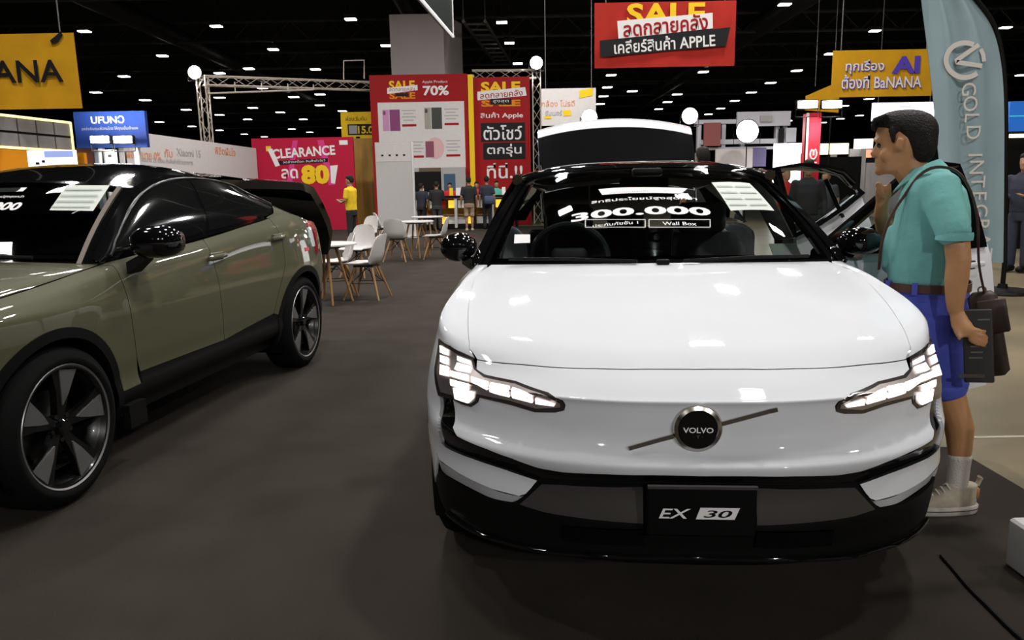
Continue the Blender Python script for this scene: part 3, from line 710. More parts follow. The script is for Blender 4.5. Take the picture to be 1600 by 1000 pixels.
fframe = [(.745, 1.20, 1.045), (.72, 1.55, 1.225), (.70, 1.80, 1.355), (dx(1.98, 1.41), 1.97, 1.41), (dx(2.15, 1.43), 2.14, 1.43), (dx(2.27, 1.43), 2.27, 1.425), (dx(2.29, 1.24), 2.285, 1.24), (dx(2.28, 1.05), 2.28, 1.05), (dx(1.8, 1.045), 1.8, 1.045)]
d1, H1 = open_door('front_door', (.865, 1.30, 0), 58, FD_Y0, FD_Y1, fz, fframe, 'white front door standing open with black window frame')
def handle(d, H, y, z):
    x = dx(y, z)
    MB().rbox(Vector((x+.022, y, z))-H, (.016, .21, .026), .008).build('door_handle', M_PAINT_W, d, angle=50)
    MB().rbox(Vector((x-.001, y-.02, z-.004))-H, (.012, .17, .045), .008).build('handle_recess', M_GREY_PLA, d, angle=50)
d1.location = H1+Vector((0, .09, 0))
handle(d1, H1, 2.12, .955)
m = MB(); bp = [Vector((dx(2.2, z), 2.165, z))-H1 for z in (1.05, 1.25, 1.42)]; bq = [Vector((dx(2.28, z), 2.29, z))-H1 for z in (1.05, 1.25, 1.42)]
m.loft([bp, bq], False); m.loft([[v+Vector((.014, 0, 0)) for v in bp], [v+Vector((.014, 0, 0)) for v in bq]], False); m.build('window_pillar_panel', M_BLK_GLOSS, d1)
MB().prism([Vector((dx(1.33, 1.05), 1.21, 1.045))-H1, Vector((dx(1.55, 1.05), 1.56, 1.045))-H1, Vector((dx(1.56, 1.18), 1.56, 1.18))-H1], (.02, 0, 0)).build('mirror_corner_panel', M_BLK_GLOSS, d1)
mb = MB(); c = Vector((dx(1.5, 1.06)+.06, 1.295, 1.11))-H1
mb.loft([[c+Vector((a*.085*k, y*.85, b*.06*k)) for a, b in [(math.cos(t), math.sin(t)) for t in np.linspace(0, 2*PI, 18)[:-1]]] for y, k in ((-.075, .35), (-.06, .75), (-.03, .95), (.02, 1.0), (.06, .97), (.065, .85))], True, True)
mh = mb.build('mirror_housing', M_BLK_GLOSS, d1, angle=60)
MB().tube([Vector((dx(1.38, 1.04), 1.38, 1.045))-H1, c+Vector((-.03, 0, -.05))], .025, 6).build('mirror_arm', M_BLK_GLOSS, mh)
rz_ = lambda y: 1.05+.225*max(0, (y-2.40)/.80)**1.1
rframe = [(dx(2.36, 1.06), 2.36, 1.06), (dx(2.37, 1.38), 2.37, 1.44), (dx(2.6, 1.40), 2.6, 1.455), (dx(2.85, 1.39), 2.85, 1.445), (dx(3.02, 1.35), 3.02, 1.42), (dx(3.12, 1.32), 3.13, 1.355), (dx(3.2, 1.27), 3.21, 1.285), (dx(2.9, 1.13), 2.9, rz_(2.9)+.015), (dx(2.6, 1.08), 2.6, rz_(2.6)+.012)]
d2, H2 = open_door('rear_door', (.87, 2.31, 0), 48, 2.31, 3.22, rz_, rframe, 'white rear door standing open, its belt line kicked up')
MB().tube([Vector((dx(2.92, 1.14), 2.92, 1.15))-H2, Vector((dx(2.88, 1.38), 2.88, 1.38))-H2], .014, 6).build('window_divider', M_BLK_GLOSS, d2)
handle(d2, H2, 3.03, .985)
# ------------------------------------------------------------------ the olive coupe crossover
OX, OY, OA = -2.877, 3.386, -.13
olive = thing('coupe_crossover', 'olive green coupe crossover car with black roof, cut by the left frame edge', 'car', (OX, OY, 0), OA)
OPOSE = Matrix.Translation((OX, OY, 0)) @ Matrix.Rotation(OA, 4, 'Z')
M_OLIVE = mat('olive_paint', (.088, .088, .047), .6, spec=.2, metal=.0, coat=1.0, noise=.02, nscale=3)
op = [(0, -.90), (.35, -.88), (.62, -.79), (.80, -.62), (.88, -.36), (.925, 0), (.912, .5), (.905, 1.3), (.912, 2.2), (.94, 2.70), (.905, 3.1), (.81, 3.36), (.5, 3.47), (0, 3.50)]
ow = [0, 0, .1, .5, 1, 1, 1, 1, 1, 1, 1, .6, .1, 0]
oz = [.30, .37, .45, .56, .70, .80, .87]
od = [.07, .025, .03, .016, .004, .0, .006]
belt = [.86, .87, .88, .90, .93, .97, 1.035, 1.08, 1.16, 1.20, 1.13, 1.10, 1.10, 1.10]
bdx = [.12, .12, .12, .11, .11, .12, .085, .075, .085, .11, .08, .05, .05, .05]
orow = []
def onrm(j):
    if j == 0: return 0, 1
    if j == len(op)-1: return 0, -1
    tx, ty = op[j+1][0]-op[j-1][0], op[j+1][1]-op[j-1][1]; l = math.hypot(tx, ty); return -ty/l, tx/l
for k in range(10):
    row = []
    for j, (x, y) in enumerate(op):
        nx, ny = onrm(j); T = belt[j]
        if k < 7: d = od[k]; z = .87-( .87-oz[k])*1.0; z = min(z, T-.10+.012*k) if k > 4 else z
        else:
            f = (.35, .72, 1.0)[k-7]; z0 = min(.87, T-.028); z = z0+(T-z0)*f; d = .006+(bdx[j]-.006)*(.16, .45, 1.0)[k-7]
        row.append((x+nx*d, y+ny*d, z))
    orow.append(row)
OS = Surf(orow, 300, 120, pose=OPOSE)
if OS.ev(OS.U[-1]*.5, OS.V[-1]*.5)[1].x < 0: OS.N = -OS.N
# hood surface
ofr = [0, .35, .62, .80, .92, 1.0]
hoodrows = []
for s_ in (0, .08, .25, .5, .75, 1):
    r = []
    for i in range(7):
        a = Vector(orow[9][i]); f = (0, .34, .6, .78, .90, .96, 1.0)[i]; c = Vector((.76*f, .42+.14*f*f, 1.075-.035*f*f)); q = a.lerp(c, s_); q.z += .12*s_**.6*(1-s_)*(c-a).length/1.3; r.append(tuple(q))
    hoodrows.append(r)
OH = Surf(hoodrows, 110, 90, pose=OPOSE)
if OH.ev(.2, .5)[1].z < 0: OH.N = -OH.N
def G(px, py): return OS.pix(px, py)
ny = lambda y, z: OS.near((.9, y, z))
oa = lambda cy, R, a0, a1, n=24: [OS.near((.92, cy+R*math.cos(t), .36+R*math.sin(t))) for t in np.linspace(math.radians(a0), math.radians(a1), n)]
OT = OS.tv[-1]; uy = lambda y: ny(y, .95)[0]
AR = .405
gapu = [G(170, 402), G(176, 415), G(187, 432), G(196, 455), G(206, 500), G(214, 560), ny(.60, .40)]
d1u = [G(300, 290), ]
front_gap = [(uy(.44), OT)]+gapu[1:]
# fender
panel_obj('fender', OS, [(0, OT), (0, OS.tv[2]), (OS.tu[3], OS.tv[2])]+[p for p in oa(0, AR, 168, 5)]+[ny(.44, .40), ny(.598, .40)]+front_gap[::-1][1:], M_OLIVE, olive, 0, .03, .002)
panel_obj('lower_nose', OS, [(0, OS.tv[2]), (0, 0), (OS.tu[3], 0), (OS.tu[3], OS.tv[2])], M_BLK_PLA, olive, 0, .05, 0, join=True)
# doors
bgap = [(uy(1.42), OT), ny(1.42, .95), ny(1.45, .7), ny(1.50, .45)]
panel_obj('front_door', OS, front_gap[:-1]+[ny(.605, .46)]+[ny(1.0, .455)]+bgap[::-1], M_OLIVE, olive, 0, .035, .002)
rgap = [(uy(2.36), OT), ny(2.40, 1.0), ny(2.38, .84), ny(2.27, .66), ny(2.20, .50)]
panel_obj('rear_door', OS, bgap+rgap[::-1], M_OLIVE, olive, 0, .035, .002)
panel_obj('rear_quarter', OS, rgap+[ny(2.30, .47)]+oa(2.70, AR, 164, 14)+[ny(3.12, .50), (OS.tu[11], OS.tv[3]), (OS.tu[13], OS.tv[3]), (OS.tu[13], OT)], M_OLIVE, olive, 0, .035, .002)
panel_obj('sill_cladding', OS, [ny(.40, .30), ny(.40, .40), ny(.605, .405), ny(.61, .458), ny(1.0, .452), ny(1.5, .448), ny(2.2, .498), ny(2.33, .46), ny(2.31, .30)], M_BLK_PLA, olive, .002, .04, 0)
panel_obj('rear_bumper', OS, [(ny(3.08, .5)[0], OS.tv[0]), (OS.tu[13], OS.tv[0]), (OS.tu[13], OS.tv[3]), (OS.tu[11], OS.tv[3]), ny(3.10, .50)], M_BLK_PLA, olive, .0, .05, 0)
panel_obj('hood', OH, [(0, .0), (OH.tu[-1], .0), (OH.tu[-1], OH.tv[-1]), (0, OH.tv[-1])], M_OLIVE, olive, 0.0, .05, .0, join=True)
hl_uv = [OH.pix(0, 483), OH.pix(60, 467), OH.pix(120, 451), OH.pix(186, 434)]
for sd in (1, -1):
    pts, nn = surf_line(OH, hl_uv, .03, .001)
    MB().ribbon([Vector((sd*p.x, p.y, p.z)) for p in pts], .006, [Vector((sd*n.x, n.y, n.z)) for n in nn], .0015).build('hood_gap', mat('void_black', (.004,)*3), olive)
for sd in (1, -1):
    for cy in (0, 2.70):
        arch_ring(OS, cy, .36, AR, .92, M_BLK_PLA, sd, parent=olive, a0=195, a1=-12, w=.035)
        car_wheel(olive, (sd*.805, cy, .36), .36, .272, sd, WT, rot=.12 if cy == 0 else .1, width=.235)
        mb = MB(); mb.lathe([(.40, 0), (.40, .28), (.05, .28)], 36, 'x', (0, cy, .36)); mb.v = [(sd*(.88-v[0]), v[1], max(v[2], .18)) for v in mb.v]; mb.build('wheel_well', M_BLK_PLA, olive, angle=40)
MB().box((0, 1.35, .30), (1.6, 3.6, .12)).build('underbody', M_BLK_PLA, olive)
MB().box((.90, .50, .27), (.04, .14, .12)).build('mud_flap', M_BLK_PLA, olive)
# greenhouse: belt -> cant rail -> roof
gy = [.44, .70, 1.0, 1.4, 1.8, 2.2, 2.55, 2.95]
bz = [1.035, 1.055, 1.07, 1.10, 1.13, 1.165, 1.185, 1.15]
bx = [.83, .832, .83, .833, .83, .825, .83, .81]
tz_ = [1.06, 1.235, 1.395, 1.47, 1.46, 1.405, 1.30, 1.165]
tx_ = [.80, .735, .675, .645, .645, .66, .70, .78]
rzc = [1.10, 1.26, 1.44, 1.545, 1.555, 1.50, 1.40, 1.24]
gr = []
for fz_ in (0, .3, .7, 1.0): gr.append([(bx[i]+(tx_[i]-bx[i])*fz_+.022*4*fz_*(1-fz_), gy[i], bz[i]+(tz_[i]-bz[i])*fz_) for i in range(8)])
OG = Surf(gr, 150, 60, pose=OPOSE)
if OG.ev(OG.U[-1]*.5, OG.V[-1]*.5)[1].x < 0: OG.N = -OG.N
K = lambda px, py: OG.pix(px, py)
E_ = OG
panel_obj('window_surround', OG, [(0, 0), (OG.tu[5]+.1, 0), (OG.tu[5]+.12, OG.tv[-1]), (0, OG.tv[-1])], M_BLK_GLOSS, olive, 0, .05, 0)
M_WIN = mat('dark_side_glass', (.006, .007, .007), .05, coat=1.0, crough=.01)
fw = [K(*p) for p in [(174, 397), (180, 378), (192, 352), (206, 325), (225, 303), (250, 288), (275, 282), (291, 282), (300, 296), (314, 330), (322, 361), (290, 371), (240, 383), (205, 391)]]
panel_obj('front_side_window', OG, fw, M_WIN, olive, .003, .04, 0, .004)
rw = [K(*p) for p in [(297, 282), (330, 282), (365, 288), (395, 297), (418, 307), (425, 312), (424, 333), (415, 338), (380, 347), (328, 360), (320, 330), (306, 297)]]
panel_obj('rear_side_window', OG, rw, M_WIN, olive, .003, .04, 0, .004)
cp = [(K(425, 308)[0], OG.tv[-1])]+[K(*p) for p in [(427, 313), (427, 334), (416, 340)]]+[(K(416, 340)[0], 0), (OG.tu[-1], 0), (OG.tu[-1], OG.tv[-1])]
panel_obj('rear_pillar', OG, cp, M_OLIVE, olive, .002, .04, 0)
trim_px = [(171, 400), (178, 378), (190, 351), (204, 324), (223, 301), (249, 286), (275, 280), (300, 279), (332, 280), (366, 286), (396, 295), (419, 305), (427, 312)]
pts, nn = surf_line(OG, [K(*p) for p in trim_px], .02, .006)
for sd in (1, -1): MB().tube([Vector((sd*p.x, p.y, p.z)) for p in pts], .007, 6).build('window_trim', mat('dark_trim', (.05, .05, .05), .3, metal=.6), olive, angle=60)
# roof and windscreen
OR = Surf([[(tx_[i]*f, gy[i]-(.0 if i > 2 else (.10)*(1-f*f)), rzc[i]+(tz_[i]-rzc[i])*f**3) for f in (0, .3, .6, .85, 1.0)] for i in range(2, 6)], 80, 70, pose=OPOSE)
if OR.ev(.1, .4)[1].z < 0: OR.N = -OR.N
panel_obj('roof', OR, [(0, 0), (OR.tu[-1], 0), (OR.tu[-1], OR.tv[-1]), (0, OR.tv[-1])], M_BLK_GLOSS, olive, .002, .06, 0, .03, join=True)
def OWP(f, s):
    b = Vector((.80*f, .30+.15*f*f, 1.05-.02*f*f)); t = Vector((.672*f, .90+.10*f*f, 1.45-.055*f**3)); p = b.lerp(t, s); p += Vector((0, -.03, .03))*4*s*(1-s)*(1-.6*f*f); return p
OW = Surf([[OWP(f, s) for f in (0, .25, .5, .75, .9, 1)] for s in (0, .25, .5, .75, 1)], 90, 70, pose=OPOSE)
if OW.ev(.1, .3)[1].y > 0: OW.N = -OW.N
ug, vt = OW.tu[4]*1.03, OW.tv[-1]
panel_obj('windshield', OW, [(0, .02), (ug, .02), (ug, vt-.03), (0, vt-.03)], glass_mat('dark_windscreen_glass', (.25, .27, .26), 1.0), olive, .002, .05, 0, .004, join=True)
panel_obj('windshield_border', OW, [(0, .04), (0, 0), (OW.tu[5], 0), (OW.tu[5], vt), (0, vt), (0, vt-.05), (ug*.975, vt-.05), (ug*.975, .04)], M_BLK_GLOSS, olive, 0, .05, 0, join=True)
for sd in (1, -1):
    pts, nn = surf_line(OW, [(ug*.995, .0), (ug*.995, vt)], .03, .004)
    MB().ribbon([Vector((sd*p.x, p.y, p.z)) for p in pts], .022, [Vector((sd*n.x, n.y, n.z)) for n in nn], .004).build('pillar_reflection', mat('taupe_reflection', (.20, .17, .15), .3, coat=.5), olive)  # beige reflection along the pillar, put in as a raised coloured strip
MB().loft([[(x, .45, 1.03), (x, .8, 1.05), (x, 1.0, 1.03), (x, 1.05, .7)] for x in np.linspace(-.74, .74, 5)], False).build('dashboard', M_INT, olive, smooth=True)
MB().rbox((0, 1.55, 1.0), (1.3, .16, .5), .05).build('front_seats', M_SEAT, olive, angle=50)
MB().box((0, 1.0, .65), (1.55, 2.0, .04)).build('cabin_floor', M_INT, olive)
for x0, x1 in ((.55, .0), (-.1, -.6)): MB().tube([(x0, .36, 1.075), ((x0+x1)/2, .30, 1.085), (x1, .30, 1.08)], .010, 6).build('wiper', M_BLK_PLA, olive)
# mirror, handles, lamp
mb = MB(); c = Vector((1.0, .66, 1.125))
mb.loft([[c+Vector((a*.125*k, y, b*.083*k-.0*a)) for a, b in [(math.copysign(abs(math.cos(t))**.8, math.cos(t)), math.copysign(abs(math.sin(t))**.8, math.sin(t))) for t in np.linspace(0, 2*PI, 24)[:-1]]] for y, k in ((-.095, .3), (-.08, .7), (-.045, .93), (.02, 1.0), (.07, .97), (.078, .85))], True, True)
mh = mb.build('mirror_housing', M_BLK_GLOSS, olive, angle=60)
MB().loft([[Vector((.88, .64, 1.0))+Vector((0, a*.06, b*.03)) for a, b in ((-1, -1), (1, -1), (1, 1), (-1, 1))], [c+Vector((-.045, a*.04, -.07+b*.02)) for a, b in ((-1, -1), (1, -1), (1, 1), (-1, 1))]], True, True).build('mirror_arm', M_BLK_PLA, mh)
for hx, hy in ((336, 402), (432, 372)):
    u, v = OS.pix(hx, hy); p, n = OS.ev(u, v, .02)
    h_ = MB().rbox(p, (.022, .22, .028), .010, Matrix.Rotation(.03, 3, 'X')).build('door_handle', M_OLIVE, olive, angle=50)
    MB().rbox(OS.ev(u, v, .0)[0]+Vector((0, .02, .004)), (.012, .15, .05), .02).build('handle_recess', mat('olive_recess', (.06, .06, .04), .4), h_, angle=50)
tl = [OS.pix(*p) for p in [(478, 345), (486, 344), (491, 352), (494, 372), (497, 394), (493, 396), (488, 378), (480, 360)]]
lamp_ = panel_obj('tail_lamp', OS, tl, mat('red_lamp_lens', (.30, .012, .03), .15, coat=1), olive, .006, .02, 0)
tw = [OS.pix(*p) for p in [(479, 356), (484, 356), (491, 384), (488, 386), (483, 372)]]
for par, mi in zip(lamp_, (False, True)): panel_obj('clear_lens', OS, tw, mat('clear_lens', (.7, .8, .8), .1, coat=1), par, .009, .02, 0, sides=(mi,))
rl = [OS.pix(*p) for p in [(476, 387), (482, 386), (483, 391), (477, 393)]]
panel_obj('reflector', OS, rl, mat('red_reflector', (.7, .02, .06), .3), olive, .003, .03, 0, sides=(False,))
# spoiler and raised tailgate seen behind the roof
def og_row(s_, z, wd, sag): return [(wd*f, 2.10+s_, z-sag*abs(f)**2) for f in np.linspace(-1, 1, 13)]
tgr = [og_row(*q) for q in ((0, 1.505, .62, .05), (.4, 1.50, .66, .05), (.9, 1.495, .68, .05), (1.3, 1.485, .69, .05), (1.48, 1.45, .70, .05), (1.66, 1.30, .71, .05), (1.78, 1.15, .72, .05), (1.83, 1.02, .72, .03), (1.80, .86, .70, .02))]
g_ = MB().loft(tgr, False).loft([[(x*.97, y-.03, z-.06) for x, y, z in r] for r in tgr], False, flip=True)
g_.loft([[r[0] for r in tgr], [(r[0][0]*.97, r[0][1]-.03, r[0][2]-.06) for r in tgr]], False).loft([[r[-1] for r in tgr], [(r[-1][0]*.97, r[-1][1]-.03, r[-1][2]-.06) for r in tgr]], False)
g_.build('tailgate', M_BLK_GLOSS, olive, smooth=True)
MB().loft([og_row(*q) for q in ((-.1, 1.52, .60, .05), (.15, 1.525, .62, .05), (.3, 1.515, .63, .05), (.31, 1.50, .63, .05))], False).build('roof_spoiler', M_BLK_GLOSS, olive, smooth=True)
MB().box((0, 2.75, .70), (1.4, 1.0, .3)).build('boot_floor', M_INT, olive)
# sheets and decals on the olive car's screen
def oglass(px, py, off=.004):
    M = OPOSE.inverted(); o = M @ Vector((0, 0, CAMH)); d = (M.to_3x3() @ pray(px, py)).normalized(); mi = False
    loc, n, fi, dist = OW.bvh.ray_cast(o, d)
    if loc is None: o.x *= -1; d.x *= -1; mi = True; loc, n, fi, dist = OW.bvh.ray_cast(o, d)
    if loc is None: return Vector((-.3, .5, 1.2))
    p, n = OW.ev(*OW._uv(loc, fi), off); return Vector((-p.x if mi else p.x, p.y, p.z))
def oquad(pts, m_, name, off=.004, par=None):
    a, b, c, d = [oglass(*p, off) for p in pts]; return MB().add([a, b, c, d], [(0, 1, 2, 3)]).build(name, m_, par or olive)
sh = oquad([(105, 292), (172, 292), (146, 332), (78, 331)], M_PAPER, 'spec_sheet', .010)
for k in range(4): oquad([(103-k*7, 298+k*9), (160-k*6, 298+k*9), (159-k*6, 300+k*9), (102-k*7, 300+k*9)], M_INK, 'printed_line', .012, sh)
def oletter(body, px, py, hgt, bold):
    me = text_mesh('windscreen_lettering', body, 1, M_DECAL, None, hgt, .001, bold); ex = max(v.co.x for v in me.vertices)
    e = oglass(px, py); n = Vector((0, -.55, .83)); X = Vector((1, .10, 0)).normalized(); Yv = Vector((0, .83, .55))
    for v in me.vertices: q = e+X*(v.co.x-ex)+Yv*v.co.y; s_, nn = OW.ev(*OW.near((abs(q.x), q.y, q.z)), .006); v.co = (math.copysign(s_.x, q.x), s_.y, s_.z)
    me.update(); place('windscreen_lettering', me, olive)
oletter('300.000', 33, 324, .075, .035); oletter('สิทธิประโยชน์สูงสุดกว่า', 38, 309, .032, .01)
oquad([(-60, 296), (43, 294), (36, 300), (-60, 303)], M_DECAL, 'windscreen_strip')
# ------------------------------------------------------------------ people
def limb(mb, pts, rf, rl, n=14, up=(1, 0, 0)):
    """closed tapering limb: rf radius along `up` side, rl across"""
    pts = [Vector(p) for p in pts]; rings = []; U0 = Vector(up)
    def frame(i):
        d = (pts[min(i+1, len(pts)-1)]-pts[max(i-1, 0)]).normalized(); u = U0-d*U0.dot(d)
        if u.length < .2: u = Vector((0, 0, 1))-d*d.z
        u.normalize(); return d, u, d.cross(u)
    def ring(c, u, w, a, b): return [c+u*math.cos(2*PI*k/n)*a+w*math.sin(2*PI*k/n)*b for k in range(n)]
    d, u, w = frame(0); e = min(rf[0], rl[0])*.7
    rings.append(ring(pts[0]-d*e, u, w, rf[0]*.35, rl[0]*.35)); rings.append(ring(pts[0]-d*e*.6, u, w, rf[0]*.8, rl[0]*.8))
    for i, p in enumerate(pts): d, u, w = frame(i); rings.append(ring(p, u, w, rf[i], rl[i]))
    e = min(rf[-1], rl[-1])*.7
    rings.append(ring(pts[-1]+d*e*.6, u, w, rf[-1]*.8, rl[-1]*.8)); rings.append(ring(pts[-1]+d*e, u, w, rf[-1]*.35, rl[-1]*.35))
    return mb.loft(rings, True, True)
def slab(mb, secs, n=20, cy=0.0, p=2.4):
    """stack of horizontal super-ellipse sections (z, front, back, half width[, y shift])"""
    rings = []
    for s in secs:
        z, f, b, hw = s[:4]; yy = cy+(s[4] if len(s) > 4 else 0); c, a = (f+b)/2, (f-b)/2
        rings.append([Vector((c+a*math.copysign(abs(math.cos(t))**(2/p), math.cos(t)), yy+hw*math.copysign(abs(math.sin(t))**(2/p), math.sin(t)), z)) for t in [2*PI*k/n for k in range(n)]])
    return mb.loft(rings, True, True)
def fuse(mb, name, m, parent, voxel=.01, smooth=4, factor=.5):
    """weld overlapping closed shapes into one continuous skin"""
    me = mb.mesh('raw', m); o = bpy.data.objects.new('raw', me); COL.objects.link(o)
    r = o.modifiers.new('r', 'REMESH'); r.mode = 'VOXEL'; r.voxel_size = voxel
    if smooth: s = o.modifiers.new('s', 'SMOOTH'); s.factor = factor; s.iterations = smooth
    dg = bpy.context.evaluated_depsgraph_get(); out = bpy.data.meshes.new_from_object(o.evaluated_get(dg))
    bpy.data.objects.remove(o); out.name = name; out.materials.clear(); out.materials.append(m)
    out.polygons.foreach_set('use_smooth', [True]*len(out.polygons)); out.update(); return place(name, out, parent)
M_SKIN = mat('tan_skin', (.50, .25, .11), .5, noise=.12, nscale=14)
M_HAIR = mat('black_hair', (.010, .007, .006), .6, spec=.25, noise=.4, nscale=60, bump=.8, bscale=130)
M_TEAL = mat('teal_polo_knit', (.17, .46, .44), .85, noise=.10, nscale=9, bump=.35, bscale=26)
M_BLUE = mat('royal_blue_cotton', (.07, .095, .52), .8, noise=.12, nscale=7, bump=.2, bscale=25)
M_LEATH = mat('brown_leather', (.085, .032, .020), .5, noise=.3, nscale=20)
M_BAG = mat('dark_brown_bag', (.035, .018, .014), .55, noise=.3, nscale=18)
M_SOCK = mat('white_ribbed_sock', (.62, .58, .52), .9, bump=.5, bscale=160)
M_SHOE = mat('beige_suede', (.42, .37, .28), .85, noise=.2, nscale=25)
M_SOLE = mat('shoe_sole', (.45, .42, .37), .7, noise=.2, nscale=30)
def finger(mb, root, d0, d1, ln, r, seg=3):
    """bent finger chain from root"""
    p = Vector(root); a, b = Vector(d0).normalized(), Vector(d1).normalized(); pts = [p.copy()]
    for k in range(seg): p = p+a.lerp(b, k/(seg-1)).normalized()*ln/seg; pts.append(p.copy())
    return limb(mb, pts, [r, r, r*.92, r*.8], [r, r, r*.92, r*.8], 8, (0, 0, 1))
man = thing('person', 'man in teal polo shirt and royal blue shorts beside the white car', 'person', (1.89, 3.105, 0), math.radians(150))
b = MB()
slab(b, [(1.392, .372, .31, .030), (1.405, .386, .275, .047), (1.425, .390, .248, .056), (1.45, .391, .225, .062), (1.48, .393, .205, .069), (1.51, .393, .195, .074), (1.535, .402, .188, .076), (1.56, .404, .186, .077), (1.59, .396, .192, .073), (1.615, .375, .208, .060), (1.632, .335, .24, .038)], 22, p=2.2)
b.loft([[Vector((x, y*w, z)) for y in (-1, -.5, 0, .5, 1)]+[Vector((.37, y*w, z)) for y in (1, 0, -1)] for x, z, w in ((.398, 1.525, .006), (.408, 1.50, .009), (.420, 1.482, .014), (.416, 1.470, .016), (.395, 1.463, .010))], True, True)
for zz, ff, rr in ((1.447, .391, .011), (1.432, .389, .011)): limb(b, [(ff-.012, -.022, zz), (ff, 0, zz), (ff-.012, .022, zz)], [rr]*3, [rr]*3, 8, (0, 0, 1))
b.sph((.378, 0, 1.408), .022)
for s_ in (-1, 1):
    limb(b, [(.298, s_*.076, 1.488), (.306, s_*.086, 1.505), (.300, s_*.090, 1.53)], [.014, .019, .018], [.010, .010, .009], 8)
    limb(b, [(.388, s_*.05, 1.530), (.402, s_*.025, 1.535)], [.010, .010], [.010, .010], 8)
    b.sph((.35, s_*.05, 1.47), .03, sc=(1, .7, 1))
limb(b, [(.20, 0, 1.30), (.235, 0, 1.37), (.275, 0, 1.43)], [.075, .066, .066], [.08, .062, .058])
slab(b, [(.80, .28, .02, .15), (.95, .29, .05, .15), (1.15, .29, .06, .16), (1.30, .27, .09, .15), (1.37, .25, .13, .10)])
# left arm and hand (towards the camera)
limb(b, [(.145, .165, 1.345), (.11, .215, 1.24), (.075, .24, 1.12), (.066, .250, 1.06), (.068, .255, .98), (.066, .255, .90), (.062, .253, .862)], [.05, .05, .046, .044, .042, .033, .027], [.05, .047, .043, .040, .036, .026, .022], 14)
hx = Vector((.055, .256, .855))
limb(b, [hx, (.045, .262, .825), (.030, .268, .800), (.018, .270, .785)], [.027, .034, .037, .033], [.019, .019, .018, .015], 12)
for k, (dz, ln) in enumerate(((.018, .070), (.002, .078), (-.016, .074), (-.032, .060))):
    finger(b, (.020-.004*k, .268, .792+dz), (-.9, .12, -.25-.1*k), (-.75, -.55, -.15), ln, .0085)
finger(b, (.058, .268, .818), (-.1, .45, -.9), (-.45, .25, -.85), .062, .0095)
# right arm, hand raised to the chin
limb(b, [(.15, -.165, 1.345), (.24, -.20, 1.22), (.31, -.21, 1.13), (.355, -.16, 1.15), (.37, -.09, 1.22), (.365, -.05, 1.275)], [.05, .047, .044, .040, .031, .026], [.05, .045, .042, .037, .028, .024])
limb(b, [(.365, -.045, 1.28), (.36, -.02, 1.31), (.362, .0, 1.335)], [.028, .034, .03], [.018, .018, .015], 12)
for k, dz in enumerate((.0, -.016, -.031, -.045)): finger(b, (.375-.006*k, .0, 1.34+dz), (.35, .5, .25), (-.5, .35, .1), .062-.005*k, .0085)
finger(b, (.342, -.02, 1.305), (-.2, .5, .7), (.1, .4, .8), .058, .0095)
# legs
limb(b, [(.17, .09, .84), (.12, .095, .66), (.065, .10, .50), (.040, .10, .44), (.014, .10, .36), (.006, .10, .27), (.004, .10, .17), (.004, .10, .09)], [.09, .08, .065, .058, .056, .046, .034, .032], [.085, .075, .06, .053, .050, .042, .031, .030])
limb(b, [(.19, -.09, .84), (.22, -.09, .66), (.245, -.09, .46), (.235, -.09, .36), (.215, -.09, .25), (.205, -.09, .09)], [.09, .08, .06, .056, .044, .032], [.085, .075, .055, .05, .04, .03])
body = fuse(b, 'body', M_SKIN, man, .0065, 3)
h = MB()
slab(h, [(1.438, .245, .198, .05), (1.462, .268, .180, .072), (1.50, .287, .170, .082), (1.532, .312, .170, .0845), (1.56, .352, .169, .0865), (1.583, .395, .172, .0865), (1.606, .408, .182, .080), (1.628, .400, .200, .066), (1.645, .365, .235, .044), (1.652, .33, .27, .02)], 24, p=2.2)
limb(h, [(.335, .078, 1.575), (.330, .080, 1.535), (.328, .079, 1.515)], [.018, .013, .006], [.007, .006, .004], 8)
limb(h, [(.335, -.078, 1.575), (.330, -.080, 1.535), (.328, -.079, 1.515)], [.018, .013, .006], [.007, .006, .004], 8)
for k in range(9): limb(h, [(.35+.006*(k % 3), -.07+.0175*k, 1.625), (.405, -.068+.017*k, 1.612), (.413, -.066+.0165*k, 1.580-.006*(k % 2))], [.013, .012, .006], [.012, .011, .006], 8)
fuse(h, 'hair', M_HAIR, man, .006, 2)
M_EYE = mat('eye_dark', (.02, .015, .012), .1, coat=1)
for s_ in (-1, 1):
    e = MB().sph((.383, s_*.034, 1.512), .0115).build('eye', M_EYE, man, smooth=True)
    MB().tube([(.398, s_*.018, 1.535), (.397, s_*.035, 1.540), (.386, s_*.052, 1.534)], .0045, 6).build('eyebrow', M_HAIR, man)
# polo shirt
s = MB()
slab(s, [(.938, .318, .03, .172), (.96, .322, .022, .182), (1.02, .328, .026, .186), (1.10, .322, .034, .188), (1.18, .315, .03, .190), (1.25, .306, .036, .192), (1.32, .296, .055, .185), (1.36, .280, .085, .165), (1.395, .268, .115, .115), (1.415, .272, .135, .085)], 26, p=2.5)
for sd in (1, -1):
    pts = [(.15, .15, 1.345), (.13, .20, 1.27), (.098, .236, 1.19), (.088, .243, 1.158)] if sd > 0 else [(.15, -.15, 1.345), (.20, -.195, 1.28), (.25, -.21, 1.22), (.265, -.21, 1.20)]
    limb(s, pts, [.075, .070, .064, .062], [.065, .062, .060, .060], 16)
limb(s, [(.328, .02, 1.0), (.332, .0, 1.08), (.318, -.02, 1.16)], [.02]*3, [.06, .06, .05], 10)
shirt = fuse(s, 'polo_shirt', M_TEAL, man, .008, 5)
c = MB()
top = [(.290, -.055, 1.352), (.262, -.075, 1.395), (.20, -.082, 1.432), (.162, -.04, 1.448), (.158, 0, 1.45), (.162, .04, 1.448), (.20, .082, 1.432), (.262, .075, 1.395), (.300, .035, 1.352)]
